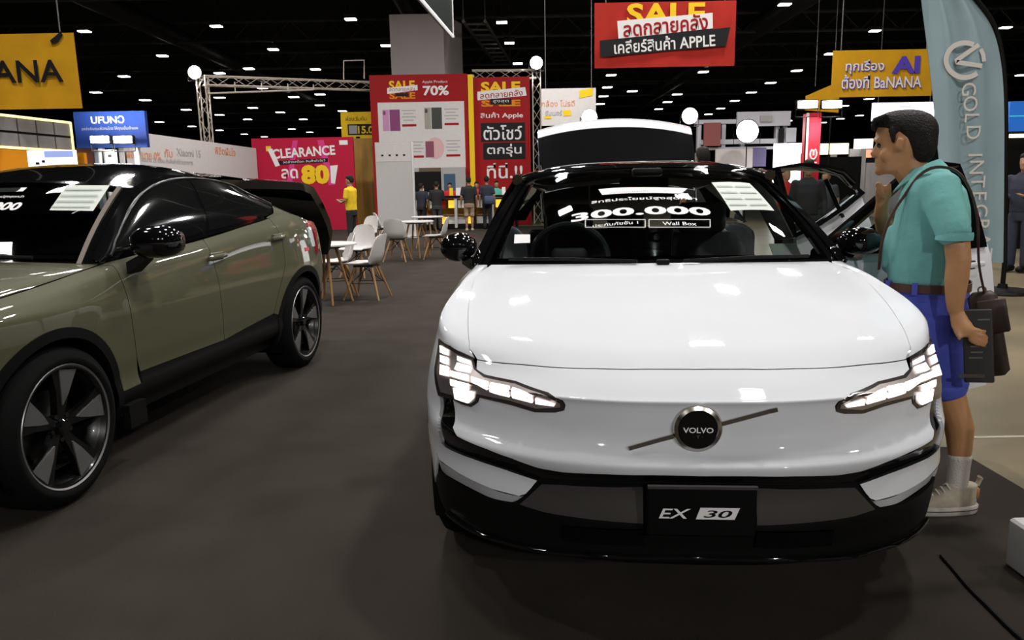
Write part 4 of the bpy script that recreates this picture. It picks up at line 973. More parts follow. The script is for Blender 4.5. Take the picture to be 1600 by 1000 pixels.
bot = [(.312, -.075, 1.325), (.268, -.105, 1.362), (.195, -.105, 1.402), (.135, -.05, 1.418), (.13, 0, 1.42), (.135, .05, 1.418), (.195, .105, 1.402), (.268, .105, 1.362), (.322, .06, 1.318)]
T, B = spl(top, 30), spl(bot, 30); c.loft([[q*1.0 for q in T], B], False); c.loft([[q-Vector((0, 0, .006)) for q in T], [q+Vector((0, 0, -.005)) for q in B]], False); c.build('collar', M_TEAL, shirt, smooth=True)
cf = MB(); ring_ = lambda r, dz: [Vector((.086+r*math.cos(t)-dz*.1, .243+r*.96*math.sin(t), 1.150+dz)) for t in np.linspace(0, 2*PI, 25)[:-1]]
cf.loft([ring_(.061, .018), ring_(.064, .006), ring_(.0645, -.012), ring_(.058, -.013)], True).build('sleeve_cuff', M_TEAL, shirt, smooth=True)
# shorts, belt
s = MB()
slab(s, [(.70, .25, .02, .15), (.76, .29, .0, .178), (.84, .312, .0, .183), (.90, .322, .014, .178), (.938, .318, .022, .174)], 24, p=2.5)
limb(s, [(.165, .092, .80), (.125, .098, .68), (.09, .10, .58), (.075, .10, .525)], [.115, .105, .092, .088], [.095, .092, .088, .088], 18)
limb(s, [(.185, -.092, .80), (.215, -.095, .68), (.235, -.095, .58), (.24, -.095, .525)], [.115, .105, .092, .088], [.095, .092, .088, .088], 18)
fuse(s, 'shorts', M_BLUE, man, .009, 4)
bl = MB(); rg = lambda z, g: [Vector((.170+(.156+g)*math.copysign(abs(math.cos(t))**.8, math.cos(t)), (.181+g)*math.copysign(abs(math.sin(t))**.8, math.sin(t)), z)) for t in np.linspace(0, 2*PI, 49)[:-1]]
bl.loft([rg(.918, 0), rg(.918, .005), rg(.952, .005), rg(.952, 0)], True); belt_o = bl.build('belt', M_LEATH, man, angle=50)
MB().rbox((.333, 0, .935), (.008, .045, .034), .004).build('buckle', M_CHROME, belt_o)
for t in (.6, 1.4, 2.3): MB().box((.170+.163*math.copysign(abs(math.cos(t))**.8, math.cos(t)), .188*math.copysign(abs(math.sin(t))**.8, math.sin(t)), .935), (.02, .012, .048)).build('belt_loop', M_BLUE, belt_o)
def shoe(cx, cy, ang, par):
    Mx = Matrix.Translation((cx, cy, 0)) @ Matrix.Rotation(ang, 4, 'Z')
    q = MB(); slab(q, [(.028, .188, -.075, .044), (.05, .19, -.078, .046), (.07, .16, -.078, .044), (.088, .10, -.078, .040), (.105, .06, -.077, .037), (.125, .04, -.078, .035)], 20)
    q.v = [tuple(Mx @ Vector(v)) for v in q.v]; up = fuse(q, 'shoe', M_SHOE, par, .007, 3)
    q = MB(); slab(q, [(.0, .192, -.082, .044), (.012, .200, -.086, .048), (.034, .198, -.088, .048), (.038, .19, -.083, .044)], 24); q.v = [tuple(Mx @ Vector(v)) for v in q.v]; q.build('sole', M_SOLE, up, angle=50)
    q = MB(); slab(q, [(.018, .1995, -.0875, .0488), (.022, .1995, -.0875, .0488)], 24); q.v = [tuple(Mx @ Vector(v)) for v in q.v]; q.build('sole_stripe', mat('dark_sole_line', (.05, .045, .04), .8), up)
    q = MB().rbox((-.07, 0, .085), (.022, .05, .05), .01); q.v = [tuple(Mx @ Vector(v)) for v in q.v]; q.build('heel_patch', mat('tan_patch', (.35, .16, .06), .7), up, angle=50)
    q = MB().tube([(-.078, 0, .115), (-.092, 0, .145), (-.086, 0, .150)], .010, 6, flat=(1.6, .6)); q.v = [tuple(Mx @ Vector(v)) for v in q.v]; q.build('heel_tab', M_SHOE, up)
    for k in range(4):
        q = MB().tube([(.115-.022*k, -.026, .074+.011*k), (.118-.022*k, 0, .090+.011*k), (.115-.022*k, .026, .074+.011*k)], .0035, 5); q.v = [tuple(Mx @ Vector(v)) for v in q.v]; q.build('lace', M_SOCK, up)
    return up
shoe(.0, .10, math.radians(32), man); shoe(.20, -.09, math.radians(5), man)
for cx, cy, r_ in ((.004, .10, 1), (.207, -.09, 1)):
    q = MB(); limb(q, [(cx, cy, .242), (cx, cy, .19), (cx, cy, .12), (cx+.01, cy, .09)], [.046, .042, .040, .045], [.044, .040, .038, .040], 16); fuse(q, 'sock', M_SOCK, man, .006, 2)
# shoulder bag with its strap, document case in the hand
Rm = Matrix.Translation((1.89, 3.105, 0)) @ Matrix.Rotation(math.radians(150), 4, 'Z')
bag = thing('shoulder_bag', 'dark brown leather shoulder bag on long strap behind the man', 'bag', (1.89, 3.105, 0), math.radians(150))
bb = MB().rbox((-.055, .185, .775), (.10, .075, .33), .03, Matrix.Rotation(.22, 3, 'Y')).build('bag_body', M_BAG, bag, angle=50)
MB().rbox((-.062, .228, .85), (.10, .02, .13), .01, Matrix.Rotation(.22, 3, 'Y')).build('flap', M_BAG, bb, angle=50)
strap = spl([(-.03, .20, .93), (-.002, .205, 1.05), (.012, .19, 1.20), (.04, .172, 1.31), (.09, .150, 1.392), (.16, .128, 1.415), (.22, .132, 1.388), (.275, .150, 1.30), (.315, .155, 1.22), (.342, .135, 1.12), (.352, .08, 1.0)], 40)
MB().tube(strap, .0095, 8, flat=(1.0, .45)).build('strap', M_LEATH, bag, smooth=True)
for p in ((-.035, .195, .925), (-.02, .20, .945)): MB().lathe([(.010, -.003), (.016, -.003), (.016, .003), (.010, .003)], 14, 'y', p).build('strap_ring', M_CHROME, bag)
case = thing('document_case', 'black flat document case held in the man\'s left hand', 'case', (1.89, 3.105, 0), math.radians(150))
Mc = Matrix.Rotation(.10, 3, 'Y')
cb = MB().rbox((-.022, .243, .735), (.100, .026, .285), .006, Mc).build('case_body', mat('black_card', (.028, .026, .026), .5), case, angle=40)
MB().box((-.010, .2575, .618), (.085, .002, .014), Mc).build('silver_strip', M_CHROME, cb)
for zz, ww in ((.840, .04), (.735, .05), (.712, .04), (.69, .045)): MB().box((-.022-.1*(zz-.735), .2572, zz), (ww, .001, .006), Mc).build('print_line', M_FACE, cb)

# ---- people in the distance
def crowd_person(label, loc, face, shirt, legs, short=False, height=1.68, hair=(.015, .012, .010), arms='down', sleeve='short', group=None, bag=None, cap=None, sit=0):
    """face: world direction angle (deg) the person looks to"""
    t = thing('person', label, 'person', (loc[0], loc[1], sit), math.radians(face), group); k = height/1.70; vx = .016
    skin = M_SKIN2; q = MB()
    slab(q, [(1.46*k, .09, .03, .03), (1.48*k, .10, -.02, .05), (1.53*k, .105, -.07, .065), (1.60*k, .105, -.09, .075), (1.66*k, .09, -.08, .065), (1.695*k, .04, -.04, .03)], 16)
    q.sph((.108, 0, 1.555*k), .016); limb(q, [(-.01, 0, 1.36*k), (.01, 0, 1.50*k)], [.06, .055], [.06, .055])
    for s_ in (-1, 1): limb(q, [(.0, s_*.075, 1.54*k), (.0, s_*.082, 1.58*k)], [.018, .018], [.012, .012], 8)
    slab(q, [(.8*k, .09, -.10, .14), (1.1*k, .09, -.09, .14), (1.36*k, .06, -.08, .12)])
    arm = {}
    for s_ in (-1, 1):
        if arms == 'forward' or (arms == 'one' and s_ < 0): pts = [(0, s_*.18, 1.36*k), (.03, s_*.22, 1.10*k), (.16, s_*.19, 1.06*k), (.27, s_*.12, 1.10*k)]
        else: pts = [(0, s_*.18, 1.36*k), (-.02, s_*.24, 1.08*k), (.02, s_*.25, .94*k), (.05, s_*.25, .82*k)]
        limb(q, pts, [.048, .042, .036, .025], [.048, .042, .036, .025], 10)
        e = Vector(pts[-1]); d = (e-Vector(pts[-2])).normalized(); limb(q, [e, e+d*.05, e+d*.09], [.026, .03, .024], [.018, .02, .016], 10)
        for f_ in range(4): limb(q, [e+d*.08+Vector((0, 0, .0)).lerp(Vector((.018*(f_-1.5), 0, 0)), 1), e+d*(.15-.012*abs(f_-1.4))+Vector((.018*(f_-1.5), 0, 0))], [.009, .007], [.009, .007], 6)
        limb(q, [e+d*.03, e+d*.07+Vector((.02, -s_*.03, 0))], [.011, .008], [.011, .008], 6)
        arm[s_] = pts
        limb(q, [(0, s_*.085, .82*k), (.02, s_*.09, .48*k), (-.01, s_*.09, .30*k), (0, s_*.09, .08*k)], [.085, .058, .05, .035], [.08, .055, .05, .034], 10)
    fuse(q, 'body', skin, t, vx, 2)
    q = MB(); slab(q, [(1.535*k, -.03, -.085, .06), (1.57*k, .005, -.10, .078), (1.61*k, .06, -.103, .084), (1.65*k, .108, -.098, .083), (1.69*k, .095, -.08, .065), (1.715*k, .03, -.03, .03)], 16)
    fuse(q, 'hair', mat('hair_'+str(int(hair[0]*1000)), hair, .6, spec=.15, bump=.6, bscale=120), t, .014, 2)
    q = MB(); slab(q, [(.86*k, .115, -.125, .165), (1.0*k, .125, -.115, .165), (1.2*k, .125, -.12, .18), (1.33*k, .10, -.115, .185), (1.40*k, .07, -.085, .12), (1.44*k, .055, -.06, .07)], 18)
    for s_ in (-1, 1):
        a, b_, c_, d_ = [Vector(p) for p in arm[s_]]
        if sleeve == 'long': limb(q, [a, b_, c_, d_], [.064, .058, .05, .04], [.064, .056, .05, .04], 12)
        else: limb(q, [a, a.lerp(b_, .75)], [.066, .062], [.064, .060], 12)
    fuse(q, 'shirt', shirt, t, vx, 2)
    q = MB(); slab(q, [(.74*k, .10, -.12, .155), (.84*k, .11, -.13, .165), (.93*k, .112, -.115, .155)], 16); bot_ = .48 if short else .10
    for s_ in (-1, 1): limb(q, [(0, s_*.085, .82*k), (.015, s_*.09, (.60 if short else .48)*k), (0, s_*.09, bot_*k)], [.10, .085 if short else .072, .08 if short else .06], [.088, .08 if short else .068, .078 if short else .058], 12)
    fuse(q, 'shorts' if short else 'trousers', legs, t, vx, 2)
    for s_ in (-1, 1): MB().rbox((.055, s_*.09, .045), (.27, .095, .085), .04).build('shoe', M_SHOE if short else M_BLK_PLA, t, angle=60)
    return t
M_SKIN2 = mat('crowd_skin', (.36, .19, .11), .55, noise=.1, nscale=14)
def cloth(n, c): return mat(n+'_cloth', c, .85, noise=.15, nscale=8, bump=.2, bscale=25)
C_BLK = cloth('black', (.012, .012, .013)); C_NAVY = cloth('navy', (.018, .022, .04)); C_YEL = cloth('yellow', (.75, .50, .01)); C_RED = cloth('red', (.55, .02, .02)); C_TEAL2 = cloth('mint', (.10, .42, .32)); C_KHAKI = cloth('khaki', (.30, .20, .13)); C_GREY = cloth('dark_grey', (.04, .04, .045))
# ------------------------------------------------------------------ boards, banners and signs
RED = mat('print_red', (.30, .011, .013), .5, spec=.1); RED2 = mat('banner_red_cloth', (.40, .028, .020), .8, spec=.1, noise=.12, nscale=3, bump=.2, bscale=4)
YEL = mat('print_yellow', (.80, .52, .02), .5, spec=.1); YELB = mat('banner_yellow_cloth', (.60, .31, .015), .8, spec=.1, noise=.15, nscale=2, bump=.25, bscale=4)
WHT = mat('print_white', (.72, .70, .70), .5, spec=.1); OFFW = mat('panel_off_white', (.60, .57, .56), .6, noise=.04); BLK = mat('print_black', (.015, .015, .017), .5, spec=.1)
PUR = mat('print_purple', (.10, .06, .42), .5, spec=.1); ORG = mat('print_orange', (.65, .24, .01), .5, spec=.1); PINK = mat('print_magenta', (.60, .05, .22), .5, spec=.1); MAGR = mat('print_raspberry', (.42, .014, .045), .5, spec=.1)
GREYP = mat('print_grey', (.35, .34, .34), .6); WOODY = mat('ochre_panel', (.34, .18, .02), .6, noise=.3, nscale=4); BLUEP = mat('sign_blue', (.018, .045, .20), .5, spec=.1)
ALU = mat('truss_aluminium', (.55, .49, .41), .45, metal=.1); STEEL = mat('painted_steel_white', (.55, .54, .53), .4)
SCREEN = mat('bright_screen', (.8, .82, .95), .4, emit=1.5, ecol=(.9, .92, 1)); LAMP = mat('floodlight_glow', (1, 1, 1), .4, emit=22, ecol=(1, .97, .93))
def board(name, label, cat, box, Y, thick, m_, yaw=0.0, bow=0.0, group=None, ground=False):
    """upright board covering the photo box at depth Y; returns (root, put) where put places flat print in photo pixels"""
    x0, y0, x1, y1 = box; cx, cy = (x0+x1)/2, (y0+y1)/2; P = at(cx, cy, Y=Y)
    sx = (at(x1, cy, Y=Y).x-at(x0, cy, Y=Y).x)/(x1-x0); sz = (at(cx, y0, Y=Y).z-at(cx, y1, Y=Y).z)/(y1-y0)
    W, Hh = (x1-x0)*sx, (y1-y0)*sz; root = thing(name, label, cat, P, yaw, group)
    if bow:
        n = 24; b = MB(); g = lambda u, v: bow*(math.sin(u*9+v*2)*.5+math.sin(u*21-v*3)*.25)*(1-.5*v)
        f_ = [[Vector(((u-.5)*W, g(u, v), (v-.5)*Hh)) for u in [i/n for i in range(n+1)]] for v in [j/10 for j in range(11)]]
        b.loft(f_, False); b.loft([[q+Vector((0, thick, 0)) for q in r] for r in f_], False, flip=True)
        b.loft([f_[0], [q+Vector((0, thick, 0)) for q in f_[0]]], False).loft([f_[-1], [q+Vector((0, thick, 0)) for q in f_[-1]]], False)
        b.build('cloth', m_, root, smooth=True); fy = -bow*.8-.004
    else:
        zb_ = -P.z if ground else -Hh/2
        MB().box((0, thick/2, (Hh/2+zb_)/2), (W, thick, Hh/2-zb_)).build('panel', m_, root); fy = -.002
    def loc(px, py, k=0): return Vector(((px-cx)*sx, fy-.004*k, -(py-cy)*sz))
    def rect(px0, py0, px1, py1, mm, k=1, slant=0.0, nm='print_block', lean=0.0):
        a, b_, c_, d_ = loc(px0, py0, k), loc(px1, py0+slant, k), loc(px1+lean, py1+slant, k), loc(px0+lean, py1, k)
        return MB().prism([d_, c_, b_, a], (0, -.0015, 0)).build(nm, mm, root)
    def txt(body, px, py, w, h, mm, k=2, bold=.0, rot=0.0, shear=0.0):
        me = text_mesh('lettering', body, 1, mm, w*sx if w else None, h*sz if h else None, 0.0, bold, shear); o = place('lettering', me, root)
        o.matrix_local = Matrix.Translation(loc(px, py, k)) @ Matrix.Rotation(-rot, 4, 'Y') @ Matrix.Rotation(PI/2, 4, 'X'); return o
    return root, rect, txt, loc, (sx, sz, W, Hh)
def hangers(root, W, Hh, n=2, top=None):
    P = root.location; top = top or (9.8-P.z)
    for i in range(n):
        x = (-.42+.84*i/(n-1))*W; MB().cyl((x, .01, Hh/2-.02), (x, .01, top), .012, n=6).build('hanging_wire', M_STEEL_DK, root)
# hanging red SALE banner
r, rect, txt, loc, (sx, sz, W, Hh) = board('hanging_banner', 'hanging red sale banner with white and black tilted bands', 'banner', (929, 3, 1149, 105), 16, .01, RED2, bow=.02)
txt('SALE', 1040, 22, 122, 34, YEL, 1, .03); rect(964, 32, 1114, 23, WHT, 2, nm='white_band') if False else None
MB().prism([loc(966, 60, 2), loc(1113, 46, 2), loc(1112, 22, 2), loc(964, 32, 2)], (0, -.003, 0)).build('white_band', WHT, r)
MB().prism([loc(938, 88, 3), loc(1134, 74, 3), loc(1140, 45, 3), loc(937, 62, 3)], (0, -.003, 0)).build('black_band', BLK, r)
txt('ลดกลายคลัง', 1039, 40, 132, 26, RED, 4, .02, rot=.075); txt('เคลียร์สินค้า APPLE', 1038, 68, 158, 22, WHT, 5, .015, rot=.06); hangers(r, W, Hh)
# hanging yellow banner, right
r, rect, txt, loc, (sx, sz, W, Hh) = board('hanging_banner', 'hanging yellow banner with white Thai lettering and purple AI', 'banner', (1300, 78, 1458, 151), 18, .01, YELB, bow=.02)
txt('ทุกเรื่อง', 1351, 105, 60, 22, PUR, 1, .03); txt('ทุกเรื่อง', 1350, 104, 60, 22, WHT, 2, .01); txt('AI', 1414, 102, 44, 27, PUR, 2, .05)
txt('ต้องที่ BaNANA', 1378.5, 128, 125, 22, PUR, 1, .03); txt('ต้องที่ BaNANA', 1377.5, 127, 125, 22, WHT, 2, .012); hangers(r, W, Hh)
b2 = MB().prism([(0, 0, 0), (1.1, 0, .45), (1.1, 0, -.55), (0, 0, -.45)], (0, .02, 0)).build('hanging_banner', YELB); b2.location = at(1259, 150, Y=26); [MB().cyl((x, .01, .3), (x, .01, 9.9-b2.location.z), .01, n=5).build('hanging_wire', M_STEEL_DK, b2) for x in (.3, .9)]; tag(b2, 'plain slanted end of a yellow banner behind the red post', 'banner')
# hanging yellow banner, left edge of frame
r, rect, txt, loc, (sx, sz, W, Hh) = board('hanging_banner', 'hanging orange-yellow banner with big black letters at the left edge', 'banner', (-150, 54, 122, 172), 13, .01, YELB, bow=.03)
txt('BANANA', -4, 113, 208, 35, BLK, 2, .015); hangers(r, W, Hh, 3)
MB().prism([loc(86, 66, 3), loc(97, 58, 3), loc(104, 52, 3), loc(107, 58, 3), loc(98, 69, 3), loc(88, 71, 3)], (0, -.003, 0)).build('banana_mark', BLK, r)
# big red price board
r, rect, txt, loc, (sx, sz, W, Hh) = board('price_board', 'tall red board with a white panel of phone offers and 70%', 'board', (582, 118, 733, 345), 28.6, .25, RED, ground=True)
rect(593, 160, 727, 264, OFFW, 1, nm='white_panel'); txt('SALE', 632, 134, 40, 14, YEL, 1, .03); txt('SALE', 632, 150, 40, 10, ORG, 1, .03)
MB().prism([loc(609, 147, 2), loc(656, 142, 2), loc(656, 134, 2), loc(609, 138, 2)], (0, -.003, 0)).build('white_band', WHT, r); txt('ลดกลายคลัง', 632, 140, 40, 6, RED, 3)
rect(622, 146, 641, 151, BLK, 3); txt('70%', 684, 143, 40, 15, WHT, 1, .03); txt('Apple Product', 683, 130, 39, 5, WHT, 1)
for (px, py, ca, cb) in ((600, 171, (.50, .22, .42), (.20, .03, .14)), (665, 169, (.30, .29, .25), (.03, .035, .03))):
    a = mat('phone_back_%d' % px, ca, .3); c = mat('phone_front_%d' % px, cb, .3)
    rect(px, py, px+10, py+33, a, 2, nm='phone_picture'); rect(px+11, py, px+27, py+33, c, 2, nm='phone_picture'); rect(px+1, py+2, px+5, py+8, c, 3, nm='camera_picture')
wm = mat('watch_pink', (.62, .38, .38), .4); wd_ = mat('watch_dark', (.22, .05, .09), .4)
MB().prism([loc(680+14*math.cos(t), 232+17*math.sin(t), 2) for t in np.linspace(0, 2*PI, 20)[:-1]][::-1], (0, -.003, 0)).build('watch_picture', wm, r); rect(665, 221, 678, 246, wd_, 4, nm='watch_picture')
for px, py in ((630, 172), (696, 171), (697, 220), (640, 221)):
    for j in range(4): rect(px+(j % 2)*2, py+j*5, px+22-(j % 2)*4, py+j*5+1.6, GREYP, 2, nm='small_print')
    rect(px, py+22, px+22, py+25.5, RED, 2, nm='price_print')
# narrow yellow edge and the second red board
r, rect, txt, loc, _ = board('display_post', 'tall narrow yellow post between the two red boards', 'post', (733.5, 118, 741.5, 345), 28.5, .3, YEL, ground=True)
r, rect, txt, loc, _ = board('promotion_board', 'red board with black boxes of white Thai words', 'board', (742, 122, 829, 345), 28.7, .2, RED, ground=True)
txt('SALE', 784, 137, 61, 16, YEL, 1, .04); txt('SALE', 784, 162, 61, 10, ORG, 1, .04); MB().prism([loc(748, 157, 2), loc(824, 151, 2), loc(822, 138, 2), loc(748, 144, 2)], (0, -.003, 0)).build('white_band', WHT, r)
txt('ลดกลายคลัง', 785, 148, 66, 10, RED, 3, .01, rot=.06); rect(768, 155, 800, 164, BLK, 4); txt('สูงสุด', 784, 159.5, 24, 5, WHT, 5)
txt('สินค้า Apple', 785, 181, 66, 11, WHT, 1, .012); rect(752, 192, 821, 221, BLK, 1); txt('ตัวโชว์', 786, 207, 60, 23, WHT, 2, .012); rect(755, 223, 821, 249, BLK, 1); txt('ตกรุ่น', 788, 235, 54, 20, WHT, 2, .012); txt('ที่นี่.!!', 788, 267, 56, 24, WHT, 2, .012)
# raspberry CLEARANCE board
r, rect, txt, loc, _ = board('clearance_board', 'raspberry red board lettered CLEARANCE with a yellow 80', 'board', (398, 216, 555, 372), 27.5, .15, MAGR, yaw=.0, ground=True)
txt('CLEARANCE', 478, 238, 98, 15, WHT, 2, .03, rot=.05); rect(436, 251, 515, 257, BLK, 2, slant=-3); txt('ลดล้างสต๊อก สินค้าตัวโชว์', 478, 252, 66, 4, WHT, 4, rot=.03)
txt('ลด', 454, 271, 26, 15, WHT, 2, .02); txt('80', 494, 273, 44, 30, YEL, 2, .06); MB().prism([loc(518, 287, 3), loc(524, 288, 3), loc(530, 259, 3), loc(518, 260, 3)], (0, -.003, 0)).build('exclamation_mark', WHT, r)
MB().prism([loc(422, 232, 3), loc(430, 232, 3), loc(440, 258, 3), loc(433, 260, 3)][::-1], (0, -.003, 0)).build('exclamation_mark', WHT, r); rect(420, 228, 428, 236, YEL, 3, nm='yellow_flash'); rect(534, 221, 547, 228, WHT, 2, nm='corner_logo'); rect(462, 220, 470, 290, PINK, 1, nm='pink_ray', lean=-14); rect(500, 220, 510, 290, PINK, 1, nm='pink_ray', lean=14)
# small yellow price sign
r, rect, txt, loc, _ = board('price_sign', 'small yellow sign with a black box reading 15.0', 'sign', (533, 175, 584, 218), 29.8, .1, YEL)
txt('ผ่อนเริ่มต้น', 557, 185, 32, 7, BLK, 2); rect(543, 194, 584, 211, BLK, 1); txt('15.0', 571, 203, 24, 12, YEL, 3, .03); rect(545, 196, 558, 209, GREYP, 2, nm='phone_picture')
MB().box((0, .05, -.4-(r.location.z-.4)/2), (.15, .1, r.location.z-.4)).build('post', STEEL, r)
pn = MB().box((0, 0, 0), (1, .2, 1)).build('ochre_partition', WOODY); P = at(571, 216, Y=29.2); Q = at(552, 216, Y=29.2); wd = (at(590, 216, Y=29.2).x-Q.x); pn.scale = (wd, 1, P.z); pn.location = (P.x, 29.3, P.z/2); tag(pn, 'ochre yellow partition panel beside the raspberry board', 'panel')
# white wall of thai print on the left, receding
A, B = at(190, 203, Y=18.5), at(399, 219, Y=27.2); ln = (B-A).to_2d().length; yaw = math.atan2(B.y-A.y, B.x-A.x); hgt = A.z
wl = thing('booth_wall', 'long white booth wall with orange Thai slogan behind the olive car', 'wall panel', ((A.x+B.x)/2, (A.y+B.y)/2, 0), yaw)
MB().box((0, .06, hgt/2), (ln, .12, hgt)).build('panel', OFFW, wl)
def wl_t(body, px, py, w, h, mm):
    d = pray(px, py); Mi = (Matrix.Translation(wl.location) @ Matrix.Rotation(yaw, 4, 'Z')).inverted(); o = Mi @ Vector((0, 0, CAMH)); dd = Mi.to_3x3() @ d; t = -o.y/dd.y; q = o+dd*t
    ob = place('lettering', text_mesh('lettering', body, 1, mm, w, h, 0, .01), wl); ob.matrix_local = Matrix.Translation((q.x, -.006, q.z)) @ Matrix.Rotation(PI/2, 4, 'X')
ORL = mat('slogan_orange', (.72, .26, .10), .5)
wl_t('ผ่อนสบาย 0%', 225, 241, 1.7, .24, ORL); wl_t('กับ', 263, 239, .45, .22, ORL); wl_t('Xiaomi 15', 295, 239, 1.5, .20, GREYP); wl_t('พิชิตฝันใจ', 352, 236, 1.6, .25, ORL); wl_t('ผ่อนนาน 25 เดือน กับสินค้าที่ร่วมรายการ', 262, 251, 3.0, .14, GREYP)
# blue UFUND sign
r, rect, txt, loc, _ = board('company_sign', 'blue sign with white lettering above twin floodlights', 'sign', (117, 174, 228, 231), 17.5, .12, BLUEP)
txt('UFUNƆ', 170, 187, 52, 12, WHT, 2, .02); txt('แหล่งเงินทุนเพื่อคนไทย ให้คุณเป็นเจ้าของ', 172, 201, 88, 7, GREYP, 2); MB().box((-.3, .1, -1.75), (.10, .1, 3.0)).build('post', STEEL, r); MB().box((.5, .1, -1.75), (.10, .1, 3.0)).build('post', STEEL, r)
# gridded wall with gold LED edge
gw = thing('gridded_wall', 'grey gridded display wall edged with gold light at far left', 'wall panel', (0, 0, 0))
Pa, Pb = at(-120, 163, Y=11.5), at(107, 192, Y=14.5); zt = at(107, 192, Y=14.5).z; zb = at(107, 237, Y=14.5).z
GTILE = mat('grey_display_tile', (.20, .19, .19), .35, noise=.25, nscale=2); GOLD = mat('gold_led_strip', (1, .75, .25), .4, emit=1.6, ecol=(1, .78, .30))
dirv = (Vector((Pb.x, Pb.y, 0))-Vector((Pa.x, Pa.y, 0))); Lw = dirv.length; dirv.normalize(); nrm_ = Vector((dirv.y, -dirv.x, 0))
def gp(t, z): return Vector((Pa.x, Pa.y, 0))+dirv*(t*Lw)+Vector((0, 0, z))
nc = 7
MB().prism([gp(0, 0), gp(1, 0), gp(1, zt-.02), gp(0, zt-.02)], -nrm_*.12).build('backing', M_BLK_PLA, gw)
for i in range(nc):
    for j in range(2):
        a0, a1 = (i+.04)/nc, (i+.96)/nc; z0 = zb+(zt-zb)*(j/2)+.02; z1 = zb+(zt-zb)*((j+1)/2)-.02
        MB().prism([gp(a0, z0), gp(a1, z0), gp(a1, z1), gp(a0, z1)], nrm_*.03).build('tile', GTILE, gw)
for a, b_ in ((gp(0, zt), gp(1, zt)), (gp(1, zt), gp(1, zb)), (gp(1, zb), gp(0, zb))): MB().tube([a+nrm_*.04, b_+nrm_*.04], .022, 6).build('gold_edge_light', GOLD, gw)
MB().prism([gp(0, zb-.8), gp(.72, zb-.8), gp(.72, zb-.03), gp(0, zb-.03)], nrm_*.05).build('orange_panel', ORG, gw)
r, rect, txt, loc, _ = board('display_screen', 'bright white and blue screen behind the olive car roof', 'screen', (45, 235, 118, 290), 12.4, .08, SCREEN, ground=True); rect(72, 236, 117, 246, mat('screen_blue', (.35, .45, .85), .4, emit=.5, ecol=(.35, .45, .9)), 1, nm='screen_image'); rect(57, 253, 63, 257, BLK, 1, nm='screen_image'); rect(67, 250, 72, 254, BLK, 1, nm='screen_image')
r, rect, txt, loc, _ = board('orange_panel', 'small orange panel right of the bright screen', 'panel', (120, 239, 134, 300), 15.0, .1, ORG, ground=True)
r, rect, txt, loc, _ = board('brown_panel', 'reddish brown booth panel beneath the blue sign', 'panel', (120, 231, 150, 300), 18.2, .1, mat('brown_board', (.16, .06, .035), .6), ground=True)
r, rect, txt, loc, _ = board('display_screen', 'pale blue upright screen under the blue sign', 'screen', (150, 234, 166, 300), 17.9, .1, mat('pale_blue_panel', (.30, .42, .50), .4), ground=True); 
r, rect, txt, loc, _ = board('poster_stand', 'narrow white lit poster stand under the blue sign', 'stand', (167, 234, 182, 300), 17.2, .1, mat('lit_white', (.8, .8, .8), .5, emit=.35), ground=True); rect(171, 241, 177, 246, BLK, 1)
# white and yellow banner in the distance
r, rect, txt, loc, (sx, sz, W, Hh) = board('hanging_banner', 'white banner with pale orange and yellow print left of the raised tailgate', 'banner', (846, 138, 931, 196), 25, .02, OFFW)
txt('กล้อง โปรดี', 872, 161, 52, 10, ORL, 2); txt('ซัมเมอร์', 865, 176, 26, 8, GREYP, 2, .01); rect(880, 172, 892, 181, YEL, 2); rect(850, 181, 861, 185, YEL, 2); rect(905, 142, 926, 154, YEL, 2, slant=-4); hangers(r, W, Hh)
# white square column and the hanging dark panel
c0, c1 = at(612, 118, Y=31), at(695, 118, Y=31); ztop = at(650, 22, Y=31).z
col = MB().prism([(c0.x, 31, 0), (c1.x, 31, 0), (c1.x+.6, 32.9, 0), (c0.x+.1, 33.1, 0)], (0, 0, ztop)).build('square_column', mat('column_white', (.42, .38, .37), .7, noise=.05, nscale=1)); tag(col, 'tall white square column rising behind the red price board', 'column')
zh = at(708, 57, Y=17).z; far = at(708, 57, Y=17); d0 = pray(640, -22); tt = (zh-CAMH)/d0.z; near_ = Vector((0, 0, CAMH))+d0*tt
hp = thing('hanging_sign', 'dark hanging sign with white lower edge in front of the column', 'sign', (0, 0, 0))
MB().prism([near_, far, far+Vector((0, 0, 1.2)), near_+Vector((0, 0, 1.2))], (-.08, 0, 0)).build('panel', mat('dark_green_board', (.010, .018, .015), .4), hp)
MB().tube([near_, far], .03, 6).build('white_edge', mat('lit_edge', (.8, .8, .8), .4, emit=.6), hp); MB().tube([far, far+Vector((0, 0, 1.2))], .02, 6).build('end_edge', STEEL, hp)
for q in (near_, far): MB().cyl(q+Vector((0, 0, 1.15)), (q.x, q.y, 9.9), .015, n=6).build('hanging_wire', M_STEEL_DK, hp)
# cable tray near the ceiling
ct = thing('cable_tray', 'dark cable tray hanging slantwise under the ceiling', 'tray', (0, 0, 0)); Z_ = 7.6
ra, rb_, rc, rd = at(724, 33, Z=Z_), at(772, 97, Z=Z_), at(758, 33, Z=Z_), at(797, 97, Z=Z_)
for a, b_ in ((ra, rb_), (rc, rd)): MB().tube([a, b_], .07, 5).build('rail', M_STEEL_DK, ct)
for k in range(9): t = (k+.5)/9; MB().tube([ra.lerp(rb_, t), rc.lerp(rd, t)], .04, 4).build('rung', M_STEEL_DK, ct)
for q in (ra, rb_, rc, rd): MB().cyl(q, (q.x, q.y, 10.4), .015, n=5).build('hanging_rod', M_STEEL_DK, ct)
